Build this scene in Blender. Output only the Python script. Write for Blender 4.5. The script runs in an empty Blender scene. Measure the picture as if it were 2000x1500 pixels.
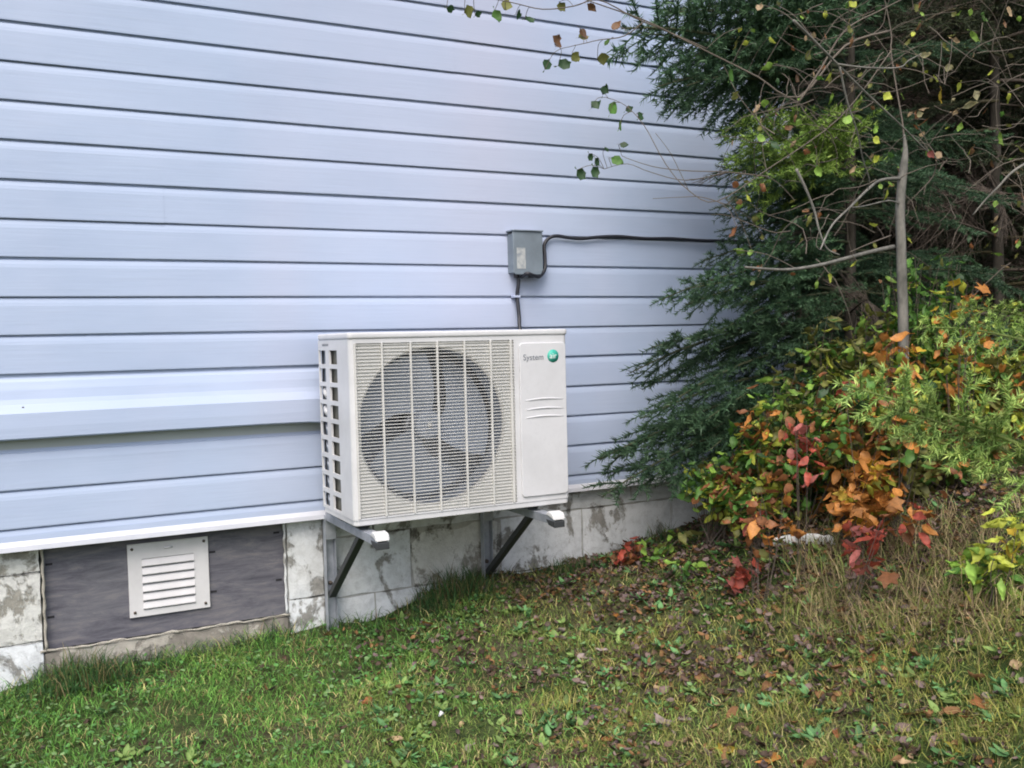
import bpy, math, random
import numpy as np
from mathutils import Vector, Matrix, Euler, noise as mnoise

random.seed(7); rng = np.random.default_rng(7)
scene = bpy.context.scene
COL = scene.collection

# ------------------------------------------------------------------ camera
FPX = 1900.0                                   # focal length in photo pixels (2000 wide)
TH, PI_T, RO = math.radians(27.32), math.atan(.044), .024
Fw = Vector((math.sin(TH)*math.cos(PI_T), math.cos(TH)*math.cos(PI_T), -math.sin(PI_T)))
R0 = Vector((math.cos(TH), -math.sin(TH), 0)); U0 = R0.cross(Fw)
Up = U0*math.cos(RO) + R0*math.sin(RO); Rt = R0*math.cos(RO) - U0*math.sin(RO)
CAM = Vector((0, -2.951, .9))
cd = bpy.data.cameras.new('camera'); cam = bpy.data.objects.new('camera', cd); COL.objects.link(cam)
cd.sensor_width = 36; cd.lens = FPX/2000*36; cd.clip_start = .05; cd.clip_end = 400
m = Matrix((Rt, Up, -Fw)).transposed().to_4x4(); m.translation = CAM; cam.matrix_world = m
scene.camera = cam

# ------------------------------------------------------------------ light
world = bpy.data.worlds.new('World'); scene.world = world; world.use_nodes = True
nt = world.node_tree; bg = nt.nodes['Background']
sky = nt.nodes.new('ShaderNodeTexSky'); sky.sky_type = 'NISHITA'; sky.sun_disc = False
SUN_EL, SUN_AZ = math.radians(52), math.radians(212)          # azimuth clockwise from +y
sky.sun_elevation = SUN_EL; sky.sun_rotation = SUN_AZ
sky.air_density = 1.0; sky.dust_density = 4.0; sky.ozone_density = 1.0
nt.links.new(sky.outputs[0], bg.inputs[0]); bg.inputs[1].default_value = .12
sl = bpy.data.lights.new('sun', 'SUN'); so = bpy.data.objects.new('sun', sl); COL.objects.link(so)
sl.energy = 1.1; sl.angle = math.radians(40); sl.color = (1.0, .96, .9)
sd = Vector((math.sin(SUN_AZ)*math.cos(SUN_EL), math.cos(SUN_AZ)*math.cos(SUN_EL), math.sin(SUN_EL)))
so.rotation_euler = sd.to_track_quat('Z', 'Y').to_euler(); so.location = sd*20

vs = scene.view_settings
scene.display_settings.display_device = 'sRGB'
vs.view_transform = 'Standard'; vs.look = 'None'; vs.gamma = 1; vs.use_curve_mapping = False
vs.exposure = 0.95
scene.render.engine = 'CYCLES'
scene.cycles.pixel_filter_type = 'BLACKMAN_HARRIS'; scene.cycles.filter_width = 1.9
scene.cycles.max_bounces = 5; scene.cycles.diffuse_bounces = 3; scene.cycles.glossy_bounces = 2; scene.cycles.transmission_bounces = 2; scene.cycles.transparent_max_bounces = 4

# ------------------------------------------------------------------ helpers
def W(px, py, Y=0.0):
    """where the sight line of a photo point meets the plane y = Y (used to measure real positions)"""
    d = Fw + Rt*((px-1000)/FPX) + Up*((750-py)/FPX)
    return CAM + d*((Y-CAM.y)/d.y)
def proj(P):
    P = np.asarray(P, float) - np.array(CAM)
    z = P@np.array(Fw); z = np.where(np.abs(z) < 1e-6, 1e-6, z)
    return 1000+FPX*(P@np.array(Rt))/z, 750-FPX*(P@np.array(Up))/z, z

def tag(o, label=None, cat=None, group=None, kind=None):
    if label: o['label'] = label
    if cat: o['category'] = cat
    if group: o['group'] = group
    if kind: o['kind'] = kind
    return o
def empty(name, loc=(0, 0, 0)):
    o = bpy.data.objects.new(name, None); COL.objects.link(o); o.location = loc
    o.empty_display_size = .1
    return o
def link(name, me, parent=None):
    o = bpy.data.objects.new(name, me); COL.objects.link(o)
    if parent is not None:
        o.parent = parent; o.matrix_parent_inverse = world_inv(parent)
    return o
def world_inv(o):
    mm = Matrix.LocRotScale(o.location, o.rotation_euler, o.scale)
    p = o.parent
    while p is not None:
        mm = Matrix.LocRotScale(p.location, p.rotation_euler, p.scale) @ mm if False else mm
        p = None
    return mm.inverted()
def LIN(r, g, b):
    f = lambda c: (c/12.92 if c <= .04045 else ((c+.055)/1.055)**2.4)
    return (f(r/255), f(g/255), f(b/255), 1)

class MB:
    def __init__(s): s.v = []; s.f = []; s.c = []; s.smooth = []
    def add(s, vs_, fs_, col=None, smooth=False):
        o = len(s.v); s.v += [tuple(p) for p in vs_]
        for f in fs_: s.f.append(tuple(i+o for i in f)); s.smooth.append(smooth)
        s.c += [col or (1, 1, 1, 1)]*len(vs_)
    def box(s, a, b, col=None):
        x0, y0, z0 = a; x1, y1, z1 = b
        if x0 > x1: x0, x1 = x1, x0
        if y0 > y1: y0, y1 = y1, y0
        if z0 > z1: z0, z1 = z1, z0
        s.add([(x0,y0,z0),(x1,y0,z0),(x1,y1,z0),(x0,y1,z0),(x0,y0,z1),(x1,y0,z1),(x1,y1,z1),(x0,y1,z1)],
              [(0,3,2,1),(4,5,6,7),(0,1,5,4),(1,2,6,5),(2,3,7,6),(3,0,4,7)], col)
    def tube(s, pts, rad, n=6, col=None, caps=True):
        pts = [Vector(p) for p in pts]
        if not hasattr(rad, '__len__'): rad = [rad]*len(pts)
        vv = []; ff = []; ref = None
        for i, p in enumerate(pts):
            t = (pts[min(i+1, len(pts)-1)] - pts[max(i-1, 0)])
            if t.length < 1e-9: t = Vector((0, 0, 1))
            t.normalize()
            if ref is None: ref = Vector((0, 0, 1)) if abs(t.z) < .9 else Vector((1, 0, 0))
            a = (ref - t*ref.dot(t)).normalized(); b = t.cross(a); ref = a
            for k in range(n):
                an = 2*math.pi*k/n
                vv.append(p + (a*math.cos(an) + b*math.sin(an))*rad[i])
        for i in range(len(pts)-1):
            for k in range(n):
                k2 = (k+1) % n
                ff.append((i*n+k, i*n+k2, (i+1)*n+k2, (i+1)*n+k))
        if caps:
            ff.append(tuple(range(n))[::-1]); ff.append(tuple((len(pts)-1)*n+k for k in range(n)))
        s.add(vv, ff, col, True)
    def cyl(s, c, ax, r, h, n=16, col=None):
        c = Vector(c); ax = Vector(ax).normalized()
        s.tube([c, c+ax*h], r, n, col)
        for i in range(n+0): pass
    def prism(s, poly, a0, a1, axis='x', col=None):
        """poly = 2D points; extruded along axis"""
        n = len(poly)
        def mk(t, u, v): return {'x': (t, u, v), 'y': (u, t, v), 'z': (u, v, t)}[axis]
        vv = [mk(a0, u, v) for u, v in poly] + [mk(a1, u, v) for u, v in poly]
        ff = [tuple(range(n)), tuple(range(2*n-1, n-1, -1))]
        ff += [(i, i+n, (i+1) % n+n, (i+1) % n) for i in range(n)]
        s.add(vv, ff, col)
    def mesh(s, name, mat, flat=False):
        me = bpy.data.meshes.new(name); me.from_pydata(s.v, [], s.f)
        if not flat: me.polygons.foreach_set('use_smooth', s.smooth)
        ca = me.color_attributes.new('Col', 'FLOAT_COLOR', 'POINT')
        ca.data.foreach_set('color', np.array(s.c, dtype=np.float32).ravel())
        if mat: me.materials.append(mat)
        me.update(); return me
    def build(s, name, mat, parent=None, bevel=0, seg=2, normals=True):
        me = s.mesh(name, mat)
        if normals:
            import bmesh
            bm = bmesh.new(); bm.from_mesh(me); bmesh.ops.recalc_face_normals(bm, faces=bm.faces)
            bm.to_mesh(me); bm.free()
        o = link(name, me, parent)
        if bevel:
            md = o.modifiers.new('b', 'BEVEL'); md.width = bevel; md.segments = seg; md.limit_method = 'ANGLE'
            md.angle_limit = math.radians(40); md.harden_normals = False
        return o

def np_mesh(name, V, F, C, mat):
    """big triangle mesh from arrays; C per vertex rgb"""
    me = bpy.data.meshes.new(name)
    V = np.ascontiguousarray(V, np.float32); F = np.ascontiguousarray(F, np.int32)
    me.vertices.add(len(V)); me.vertices.foreach_set('co', V.ravel())
    me.loops.add(F.size); me.loops.foreach_set('vertex_index', F.ravel())
    me.polygons.add(len(F)); me.polygons.foreach_set('loop_start', np.arange(len(F), dtype=np.int32)*F.shape[1])
    try: me.polygons.foreach_set('loop_total', np.full(len(F), F.shape[1], np.int32))
    except Exception: pass
    ca = me.color_attributes.new('Col', 'FLOAT_COLOR', 'POINT')
    C4 = np.ones((len(V), 4), np.float32); C4[:, :3] = C; ca.data.foreach_set('color', C4.ravel())
    me.materials.append(mat); me.update(calc_edges=True); me.validate()
    return me

# ------------------------------------------------------------------ materials
def mat(name, base=(.5,.5,.5,1), rough=.6, metal=0, spec=.5):
    ma = bpy.data.materials.new(name); ma.use_nodes = True
    b = ma.node_tree.nodes['Principled BSDF']
    b.inputs['Base Color'].default_value = base if len(base) == 4 else (*base, 1)
    b.inputs['Roughness'].default_value = rough; b.inputs['Metallic'].default_value = metal
    b.inputs['Specular IOR Level'].default_value = spec
    return ma
def nd(ma, typ, **kw):
    n = ma.node_tree.nodes.new(typ)
    for k, v in kw.items(): setattr(n, k, v)
    return n
def lk(ma, a, b): ma.node_tree.links.new(a, b)
def noise_node(ma, scale, detail=4, rough=.55, stretch=None, vec='Object'):
    tc = nd(ma, 'ShaderNodeTexCoord'); mp = nd(ma, 'ShaderNodeMapping')
    if stretch: mp.inputs['Scale'].default_value = stretch
    lk(ma, tc.outputs[vec], mp.inputs[0])
    n = nd(ma, 'ShaderNodeTexNoise'); n.inputs['Scale'].default_value = scale
    n.inputs['Detail'].default_value = detail; n.inputs['Roughness'].default_value = rough
    lk(ma, mp.outputs[0], n.inputs['Vector']); return n
def ramp(ma, src, stops):
    r = nd(ma, 'ShaderNodeValToRGB'); cr = r.color_ramp
    while len(cr.elements) < len(stops): cr.elements.new(.5)
    for e, (p, c) in zip(cr.elements, stops): e.position = p; e.color = c if len(c) == 4 else (*c, 1)
    lk(ma, src, r.inputs[0]); return r
def mixc(ma, a, b, fac, mode='MIX'):
    x = nd(ma, 'ShaderNodeMix', data_type='RGBA', blend_type=mode)
    for s, v in ((x.inputs[0], fac), (x.inputs[6], a), (x.inputs[7], b)):
        if hasattr(v, 'links'): lk(ma, v, s)
        else: s.default_value = v
    return x.outputs[2]
def bump(ma, src, strength, dist=.01):
    b = nd(ma, 'ShaderNodeBump'); b.inputs['Strength'].default_value = strength; b.inputs['Distance'].default_value = dist
    lk(ma, src, b.inputs['Height']); lk(ma, b.outputs[0], ma.node_tree.nodes['Principled BSDF'].inputs['Normal']); return b
def setbase(ma, out): lk(ma, out, ma.node_tree.nodes['Principled BSDF'].inputs['Base Color'])

# pale blue vinyl, faint wood-grain and streaks of grime
M_sid = mat('vinyl_siding', (.5, .56, .7, 1), .42, 0, .4)
n1 = noise_node(M_sid, 2.2, 5, .6, (1, 1, 2.5), 'Object'); n2 = noise_node(M_sid, 60, 4, .6, (.08, 1, 2.0), 'Object')
c = ramp(M_sid, n1.outputs[0], [(.3, (.37, .455, .62, 1)), (.7, (.425, .51, .68, 1))])
c2 = mixc(M_sid, c.outputs[0], (.36, .42, .54, 1), ramp(M_sid, n2.outputs[0], [(.52, (0,0,0,1)), (.85, (.28,.28,.28,1))]).outputs[0])
n3 = noise_node(M_sid, 1.1, 3, .6, (1.0, 1, .12), 'Object')
c3 = mixc(M_sid, c2, (.50, .51, .635, 1), ramp(M_sid, n3.outputs[0], [(.45, (0,0,0,1)), (.75, (.55,.55,.55,1))]).outputs[0])
setbase(M_sid, c3); bump(M_sid, n2.outputs[0], .25, .002)
M_flash = mat('white_flashing', (.74, .75, .80, 1), .4)
n = noise_node(M_flash, 9, 5, .6); setbase(M_flash, ramp(M_flash, n.outputs[0], [(.3, (.50,.53,.60,1)), (.6, (.60,.62,.69,1))]).outputs[0])
M_sheath = mat('grey_underlayer', (.20, .22, .21, 1), .8); M_under = mat('grey_green_underlayer', (.42, .47, .48, 1), .7)

# flaking white paint over concrete block
def masonry(name, paint, worn, thr, seed):
    ma = mat(name, paint, .85, 0, .2)
    a = noise_node(ma, 9, 10, .68, (1, 1, .8)); a.inputs['Distortion'].default_value = .35
    b_ = noise_node(ma, 38, 6, .7); g = noise_node(ma, 180, 3, .6)
    wornc = ramp(ma, b_.outputs[0], [(.3, tuple(w*.55 for w in worn[:3])), (.7, worn)])
    paintc = ramp(ma, b_.outputs[0], [(.25, tuple(w*.72 for w in paint[:3])), (.55, paint)])
    mask = ramp(ma, a.outputs[0], [(thr-.02, (1,1,1,1)), (thr+.03, (0,0,0,1))])
    blot = noise_node(ma, 2.6, 4, .6)
    pc = mixc(ma, paintc.outputs[0], (.40, .40, .37, 1), ramp(ma, blot.outputs[0], [(.52, (0,0,0,1)), (.75, (.6,.6,.6,1))]).outputs[0])
    cc = mixc(ma, pc, wornc.outputs[0], mask.outputs[0])
    hair = nd(ma, 'ShaderNodeTexVoronoi', feature='DISTANCE_TO_EDGE'); hair.inputs['Scale'].default_value = 13
    tc = nd(ma, 'ShaderNodeTexCoord'); w2 = noise_node(ma, 8, 3)
    vm = nd(ma, 'ShaderNodeVectorMath', operation='ADD'); lk(ma, tc.outputs['Object'], vm.inputs[0])
    vs2 = nd(ma, 'ShaderNodeVectorMath', operation='SCALE'); vs2.inputs['Scale'].default_value = .12
    lk(ma, w2.outputs['Color'], vs2.inputs[0]); lk(ma, vs2.outputs[0], vm.inputs[1]); lk(ma, vm.outputs[0], hair.inputs['Vector'])
    hm = ramp(ma, hair.outputs['Distance'], [(0, (.12,.12,.12,1)), (.02, (0,0,0,1))])
    cc = mixc(ma, cc, (.16, .155, .14, 1), hm.outputs[0])
    setbase(ma, cc)
    ad = nd(ma, 'ShaderNodeMath', operation='ADD'); lk(ma, g.outputs[0], ad.inputs[0])
    mm = nd(ma, 'ShaderNodeMath', operation='MULTIPLY'); mm.inputs[1].default_value = -1.2
    lk(ma, mask.outputs[0], mm.inputs[0]); lk(ma, mm.outputs[0], ad.inputs[1]); bump(ma, ad.outputs[0], .6, .003)
    return ma
M_block = masonry('painted_block', (.70, .735, .77, 1), (.34, .34, .325, 1), .425, 1)
M_block2 = masonry('worn_block', (.66, .67, .65, 1), (.38, .37, .33, 1), .45, 2)
M_sill = masonry('bare_concrete', (.42, .40, .36, 1), (.30, .28, .25, 1), .5, 3)
M_mortar = masonry('mortar', (.46, .46, .44, 1), (.19, .185, .17, 1), .46, 4)
M_foam = masonry('pale_mortar_bead', (.42, .40, .35, 1), (.38, .36, .30, 1), .42, 5)
# weathered plywood
M_ply = mat('weathered_plywood', (.1, .1, .12, 1), .85, 0, .15)
g = noise_node(M_ply, 22, 10, .75, (.3, 1, 1.6)); g.inputs['Distortion'].default_value = .5
g2 = noise_node(M_ply, 3.0, 3, .5, (.5, 1, 1.4))
c = ramp(M_ply, g.outputs[0], [(.28, (.06, .06, .078, 1)), (.5, (.13, .13, .155, 1)), (.72, (.23, .22, .225, 1))])
cc = mixc(M_ply, c.outputs[0], (.24, .25, .26, 1), ramp(M_ply, g2.outputs[0], [(.5, (0,0,0,1)), (.8, (.6,.6,.6,1))]).outputs[0])
setbase(M_ply, cc); bump(M_ply, g.outputs[0], .5, .003)

def plastic(name, col, rough=.45, dirt=.12):
    ma = mat(name, col, rough, 0, .45)
    n = noise_node(ma, 7, 6, .65); k = noise_node(ma, 90, 3, .6)
    dark = tuple(x*(1-dirt*2.2) for x in col[:3])+(1,)
    c = ramp(ma, n.outputs[0], [(.35, dark), (.6, col)])
    c2 = mixc(ma, c.outputs[0], tuple(x*.86 for x in col[:3])+(1,), ramp(ma, k.outputs[0], [(.55, (0,0,0,1)), (.8, (.5,.5,.5,1))]).outputs[0])
    setbase(ma, c2); bump(ma, k.outputs[0], .08, .001); return ma
M_case = plastic('ivory_painted_steel', (.62, .63, .65, 1), .38, .05)
M_grille = plastic('ivory_grille_plastic', (.61, .61, .59, 1), .5, .06)
M_panel = plastic('service_panel_plastic', (.61, .62, .645, 1), .45, .04)
M_blade = plastic('grey_fan_plastic', (.30, .345, .42, 1), .4, .08)
M_dark = mat('dark_interior', (.045, .05, .06, 1), .7)
M_coil = mat('coil_fins', (.10, .10, .085, 1), .5, .3)
wv = nd(M_coil, 'ShaderNodeTexWave'); wv.inputs['Scale'].default_value = 90; wv.bands_direction = 'Z'
tc = nd(M_coil, 'ShaderNodeTexCoord'); lk(M_coil, tc.outputs['Object'], wv.inputs['Vector'])
setbase(M_coil, ramp(M_coil, wv.outputs[0], [(.2, (.07,.07,.06,1)), (.8, (.20,.195,.16,1))]).outputs[0])
M_steel = mat('galvanised_steel', (.34, .36, .40, 1), .5, .55)
n = noise_node(M_steel, 25, 5, .6); setbase(M_steel, ramp(M_steel, n.outputs[0], [(.3, (.30,.33,.38,1)), (.7, (.50,.53,.59,1))]).outputs[0])
M_steel_d = mat('dark_steel', (.055, .06, .065, 1), .55, .4)
M_white = plastic('white_rubber', (.66, .67, .68, 1), .5, .05)
M_vent = plastic('white_vent_metal', (.63, .63, .65, 1), .45, .06)
M_screw = mat('rusty_screw', (.12, .10, .085, 1), .6, .5)
M_box = plastic('grey_pvc_box', (.20, .245, .29, 1), .55, .12)
n = noise_node(M_box, 26, 4, .6)
M_stk = mat('faded_sticker', (.36, .39, .40, 1), .7)
n = noise_node(M_stk, 60, 5, .6); setbase(M_stk, ramp(M_stk, n.outputs[0], [(.35, (.24,.27,.3,1)), (.6, (.42,.44,.44,1))]).outputs[0])
M_cable = mat('black_cable', (.02, .022, .03, 1), .45)
M_grayprint = mat('grey_print', (.16, .18, .21, 1), .5)
M_green = mat('green_print', (.05, .42, .33, 1), .5)
M_whiteprint = mat('white_print', (.75, .80, .78, 1), .5)

def colmat(name, rough=.6, transl=.25, spec=.3, var=.25, mott=True):
    """colour comes from the piece itself (its own leaf colour), varied a little per object"""
    ma = mat(name, (1,1,1,1), rough, 0, spec)
    at = nd(ma, 'ShaderNodeAttribute'); at.attribute_name = 'Col'
    oi = nd(ma, 'ShaderNodeObjectInfo')
    hs = nd(ma, 'ShaderNodeHueSaturation')
    mr = nd(ma, 'ShaderNodeMapRange'); mr.inputs['To Min'].default_value = 1-var; mr.inputs['To Max'].default_value = 1+var
    lk(ma, oi.outputs['Random'], mr.inputs[0]); lk(ma, mr.outputs[0], hs.inputs['Value']); lk(ma, at.outputs['Color'], hs.inputs['Color'])
    n = noise_node(ma, 70, 2, .6) if mott else None
    cc = hs.outputs[0] if not mott else mixc(ma, hs.outputs[0], ramp(ma, n.outputs[0], [(.3, (.62,.6,.55,1)), (.65, (1,1,1,1))]).outputs[0], 1.0, 'MULTIPLY')
    setbase(ma, cc)
    if transl:
        tr = nd(ma, 'ShaderNodeBsdfTranslucent'); lk(ma, cc, tr.inputs['Color'])
        mx = nd(ma, 'ShaderNodeMixShader'); mx.inputs[0].default_value = transl
        out = ma.node_tree.nodes['Material Output']
        lk(ma, ma.node_tree.nodes['Principled BSDF'].outputs[0], mx.inputs[1]); lk(ma, tr.outputs[0], mx.inputs[2])
        lk(ma, mx.outputs[0], out.inputs['Surface'])
    return ma
M_leaf = colmat('leaf_tissue', .5, .3, .35)
M_needle = colmat('spruce_needles', .55, 0, .3, .3, False)
M_grass = colmat('grass_blades', .6, .2, .25, 0, False)
M_dead = colmat('dead_leaf', .75, .1, .15, .2)
M_bark = mat('bark', (.16, .14, .12, 1), .9, 0, .1)
n = noise_node(M_bark, 30, 6, .65, (1, 1, .3)); setbase(M_bark, ramp(M_bark, n.outputs[0], [(.3, (.03,.027,.022,1)), (.7, (.09,.08,.068,1))]).outputs[0]); bump(M_bark, n.outputs[0], .7, .006)
M_bark_p = mat('pale_grey_bark', (.2, .19, .17, 1), .85, 0, .15)
n = noise_node(M_bark_p, 30, 6, .65, (1, 1, .5)); setbase(M_bark_p, ramp(M_bark_p, n.outputs[0], [(.3, (.09,.09,.08,1)), (.7, (.25,.24,.215,1))]).outputs[0]); bump(M_bark_p, n.outputs[0], .6, .004)
M_twig = mat('twig_bark', (.14, .12, .10, 1), .85, 0, .15)
M_twig_d = mat('dead_twig_bark', (.115, .095, .08, 1), .9, 0, .1)
# ground thatch / soil
M_soil = mat('soil_and_thatch', (.06, .05, .035, 1), .95, 0, .1)
a = noise_node(M_soil, 1.4, 5, .6); b_ = noise_node(M_soil, 26, 8, .75)
c = ramp(M_soil, b_.outputs[0], [(.3, (.035,.028,.020,1)), (.5, (.10,.085,.055,1)), (.72, (.22,.18,.13,1))])
c2 = ramp(M_soil, b_.outputs[0], [(.3, (.025,.040,.015,1)), (.55, (.07,.11,.035,1)), (.75, (.17,.19,.07,1))])
setbase(M_soil, mixc(M_soil, c.outputs[0], c2.outputs[0], ramp(M_soil, a.outputs[0], [(.4, (0,0,0,1)), (.6, (1,1,1,1))]).outputs[0]))
bump(M_soil, b_.outputs[0], 1.0, .02)

# ------------------------------------------------------------------ ground
GX = [-40, -6, -3, -.06, .73, 1.32, 1.9, 2.24, 3, 4, 6, 10, 40]
GZ = [-.9, -.25, -.10, -.02, .01, .07, .11, .19, .38, .55, .85, 1.2, 2.2]
def hnp(x, y):
    x = np.asarray(x, float); y = np.asarray(y, float)
    base = np.interp(x, GX, GZ)
    d = np.maximum(-y, 0); u = x+.25*np.minimum(d, 2.6)
    kb = np.clip(d/.45, 0, 1)*(x < 3.6)+(x >= 3.6)*0.
    bank = np.interp(u, [-60, 0, 1.1, 1.6, 1.9, 2.05, 2.2, 2.5, 3.0, 4, 6, 10, 40], [-.9, -.02, .02, .09, .15, .215, .285, .37, .50, .68, .95, 1.3, 2.2])
    kb = kb*np.clip((u-1.3)/.5, 0, 1)
    k = np.clip((u-1.5)/.7, 0, 1)
    z = base*(1-kb)+bank*kb - d*.075*(1-k) - np.clip(d-3, 0, 40)*.02
    z = z + .012*np.sin(x*5.1+y*3.3)+.010*np.sin(x*9.7-y*7.9+1)+.006*np.sin(x*23+y*19)
    return z
def H(x, y): return float(hnp(x, y))
def on_ground(px, py, lo=-2.4, hi=-.02):
    """march the sight line to the ground"""
    d = (Fw + Rt*((px-1000)/FPX) + Up*((750-py)/FPX)).normalized(); t = .8
    while t < 12:
        p = CAM+d*t
        if p.z <= H(p.x, p.y): return p
        t += .01
    return p
def vnoise(x, y, s, seed=0):
    """smooth value noise on arrays, 0..1"""
    r = np.random.default_rng(100+seed); T = r.random((64, 64))
    u = x*s+seed*7.3; v = y*s-seed*3.1
    i = np.floor(u).astype(int); j = np.floor(v).astype(int); fu = u-i; fv = v-j
    fu = fu*fu*(3-2*fu); fv = fv*fv*(3-2*fv)
    g_ = lambda a, b: T[a % 64, b % 64]
    return (g_(i,j)*(1-fu)+g_(i+1,j)*fu)*(1-fv)+(g_(i,j+1)*(1-fu)+g_(i+1,j+1)*fu)*fv
def fbm(x, y, s, seed=0):
    return (vnoise(x,y,s,seed)*.5+vnoise(x,y,s*2.1,seed+1)*.3+vnoise(x,y,s*4.3,seed+2)*.2)
xs = np.concatenate([np.linspace(-40,-4,20), np.linspace(-3.8,6,197), np.linspace(6.5,40,20)])
ys = np.concatenate([np.linspace(-40,-5,18), np.linspace(-4.8,1.2,121), np.linspace(1.6,40,18)])
XX, YY = np.meshgrid(xs, ys); ZZ = hnp(XX, YY) + (fbm(XX, YY, 9, 3)-.5)*.02
V = np.stack([XX.ravel(), YY.ravel(), ZZ.ravel()], 1); nx = len(xs)
ii, jj = np.meshgrid(np.arange(nx-1), np.arange(len(ys)-1)); q = (jj*nx+ii).ravel()
gme = np_mesh('ground', V, np.stack([q, q+1, q+nx+1, q+nx], 1), np.ones((len(V), 3)), M_soil)
gme.polygons.foreach_set('use_smooth', [True]*len(gme.polygons))
tag(link('ground', gme), kind='structure')

# ------------------------------------------------------------------ house
XL, XR = -3.0, 2.79
house = empty('house', (0, 0, 0))
tag(house, 'house with pale blue vinyl siding on a low flaking white block foundation', 'house')
PIT = .1045; Z0 = 1.053
zline = lambda n_: Z0 + PIT*n_
def course(z_b, z_t, x0, x1, dy=0.0, name='siding_panel', wob=0.0):
    """one Dutch-lap course between its bottom butt z_b and top z_t"""
    hgt = z_t-z_b
    prof = [(-.004, z_t+.004), (-.0035, z_t-.004), (-.0095, z_t-.007), (-.0122, z_t-.018), (-.0135, z_t-.027),
            (-.0142, z_t-.5*hgt), (-.0150, z_b+.003), (-.0146, z_b), (-.0020, z_b+.0015), (.002, z_b+.006)]
    nseg = max(2, int((x1-x0)/.25)); mb = MB(); vv = []; ff = []
    ph = random.random()*6
    for i in range(nseg+1):
        x = x0+(x1-x0)*i/nseg
        wv_ = wob*math.sin(x*2.3+ph)
        for (y, z) in prof: vv.append((x, y-dy+wv_*.4, z+wv_))
    n_ = len(prof)
    for i in range(nseg):
        for k in range(n_-1): ff.append((i*n_+k, i*n_+k+1, (i+1)*n_+k+1, (i+1)*n_+k))
    mb.add(vv, ff, None, False)
    return mb.build(name, M_sid, house, normals=False)
W0 = lambda px, py: W(px, py, 0).x
seams = {2: [W0(318, 390)], 3: [], 4: [W0(1108, 320)], 5: [W0(1108, 260)], 7: [W0(882, 50)], 1: [W0(1000, 420)]}
for n_ in range(-7, 19):
    zb, zt = zline(n_), zline(n_+1)
    if n_ == -7: zb = .385
    if n_ in (-4, -3):                       # the popped panel takes the left part of these two
        course(zb, zt, 1.22, XR-.05, 0); continue
    cuts = sorted([s_ for s_ in seams.get(n_, []) if XL < s_ < XR] + ([-1.1+.5*(n_ % 3)] if n_ % 2 else [-1.9+.3*(n_ % 4)]))
    edges = [XL]+cuts+[XR-.05]
    for k in range(len(edges)-1):
        course(zb, zt, edges[k]-(.012 if k else 0), edges[k+1], .0009*(k % 2), wob=.0011)
# the unhooked panel that bulges away from the wall on the left
mb = MB(); vv = []; ff = []; ns = 40; XP1 = 1.22
for i in range(ns+1):
    x = XL+(XP1-XL)*i/ns; k = 1-max(0, min(1, (x-.75)/.45)); k = k*k*(3-2*k)
    w_ = .0012*math.sin(x*3.1)
    p = [(-.004, .848), (-.006, .836), (-.011-.004*k, .822), (-.014-.008*k, .80), (-.015-.012*k, .775), (-.0165-.016*k, .762),
         (-.018-.026*k, .745+w_), (-.0185-.030*k, .738+w_), (-.019-.031*k, .70+w_), (-.0195-.030*k, .636+.036*k+w_), (-.018-.026*k, .632+.036*k+w_),
         (-.006-.012*k, .640+.038*k+w_)]
    for (y, z) in p: vv.append((x, y, z))
n_ = 12
for i in range(ns):
    for k in range(n_-1): ff.append((i*n_+k, i*n_+k+1, (i+1)*n_+k+1, (i+1)*n_+k))
mb.add(vv, ff, None, False)
o = mb.build('siding_panel', M_sid, house, normals=False); o['label'] = 'unhooked siding panel bulging out from the wall'
mb = MB(); mb.box((XL, -.0025, .60), (XP1+.02, .004, .845)); mb.build('underlayer_strip', M_under, house)
# sheathing behind, body of the house, corner post, flashing, roof
mb = MB(); mb.box((XL, .004, .37), (XR-.06, .02, 3.0)); mb.build('sheathing', M_sheath, house)
M_wallb = mat('side_wall_siding', (.5, .56, .7, 1), .5)
for k in range(24):
    mb = MB(); z = .40+k*.1045
    mb.prism([(XR-.052, z), (XR-.036, z), (XR-.047, z+.1045), (XR-.052, z+.1045)], .06, 7.0, 'y')
    mb.build('siding_panel', M_sid, house)
mb = MB(); mb.box((XL, .060, -.6), (XR-.055, 7.0, 3.0)); mb.build('wall_core', M_sheath, house)
mb = MB(); mb.prism([(XR-.055, -.024), (XR, -.024), (XR, .06), (XR-.03, .06), (XR-.03, .004), (XR-.055, .004)], .372, 3.0, 'z')
mb.build('corner_post', M_flash, house, .003)
mb = MB(); mb.prism([(-.004, .396), (-.015, .392), (-.023, .378), (-.0245, .365), (-.022, .3635), (-.018, .372), (.0, .374)], XL, XR, 'x')
mb.build('base_flashing', M_flash, house)
mb = MB(); mb.prism([(-.45, 3.0), (-.45, 3.16), (3.5, 4.6), (7.45, 3.16), (7.45, 3.0)], XL-.3, XR+.3, 'x'); mb.build('roof', mat('roof_shingle', (.07,.07,.075,1), .9), house)
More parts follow.
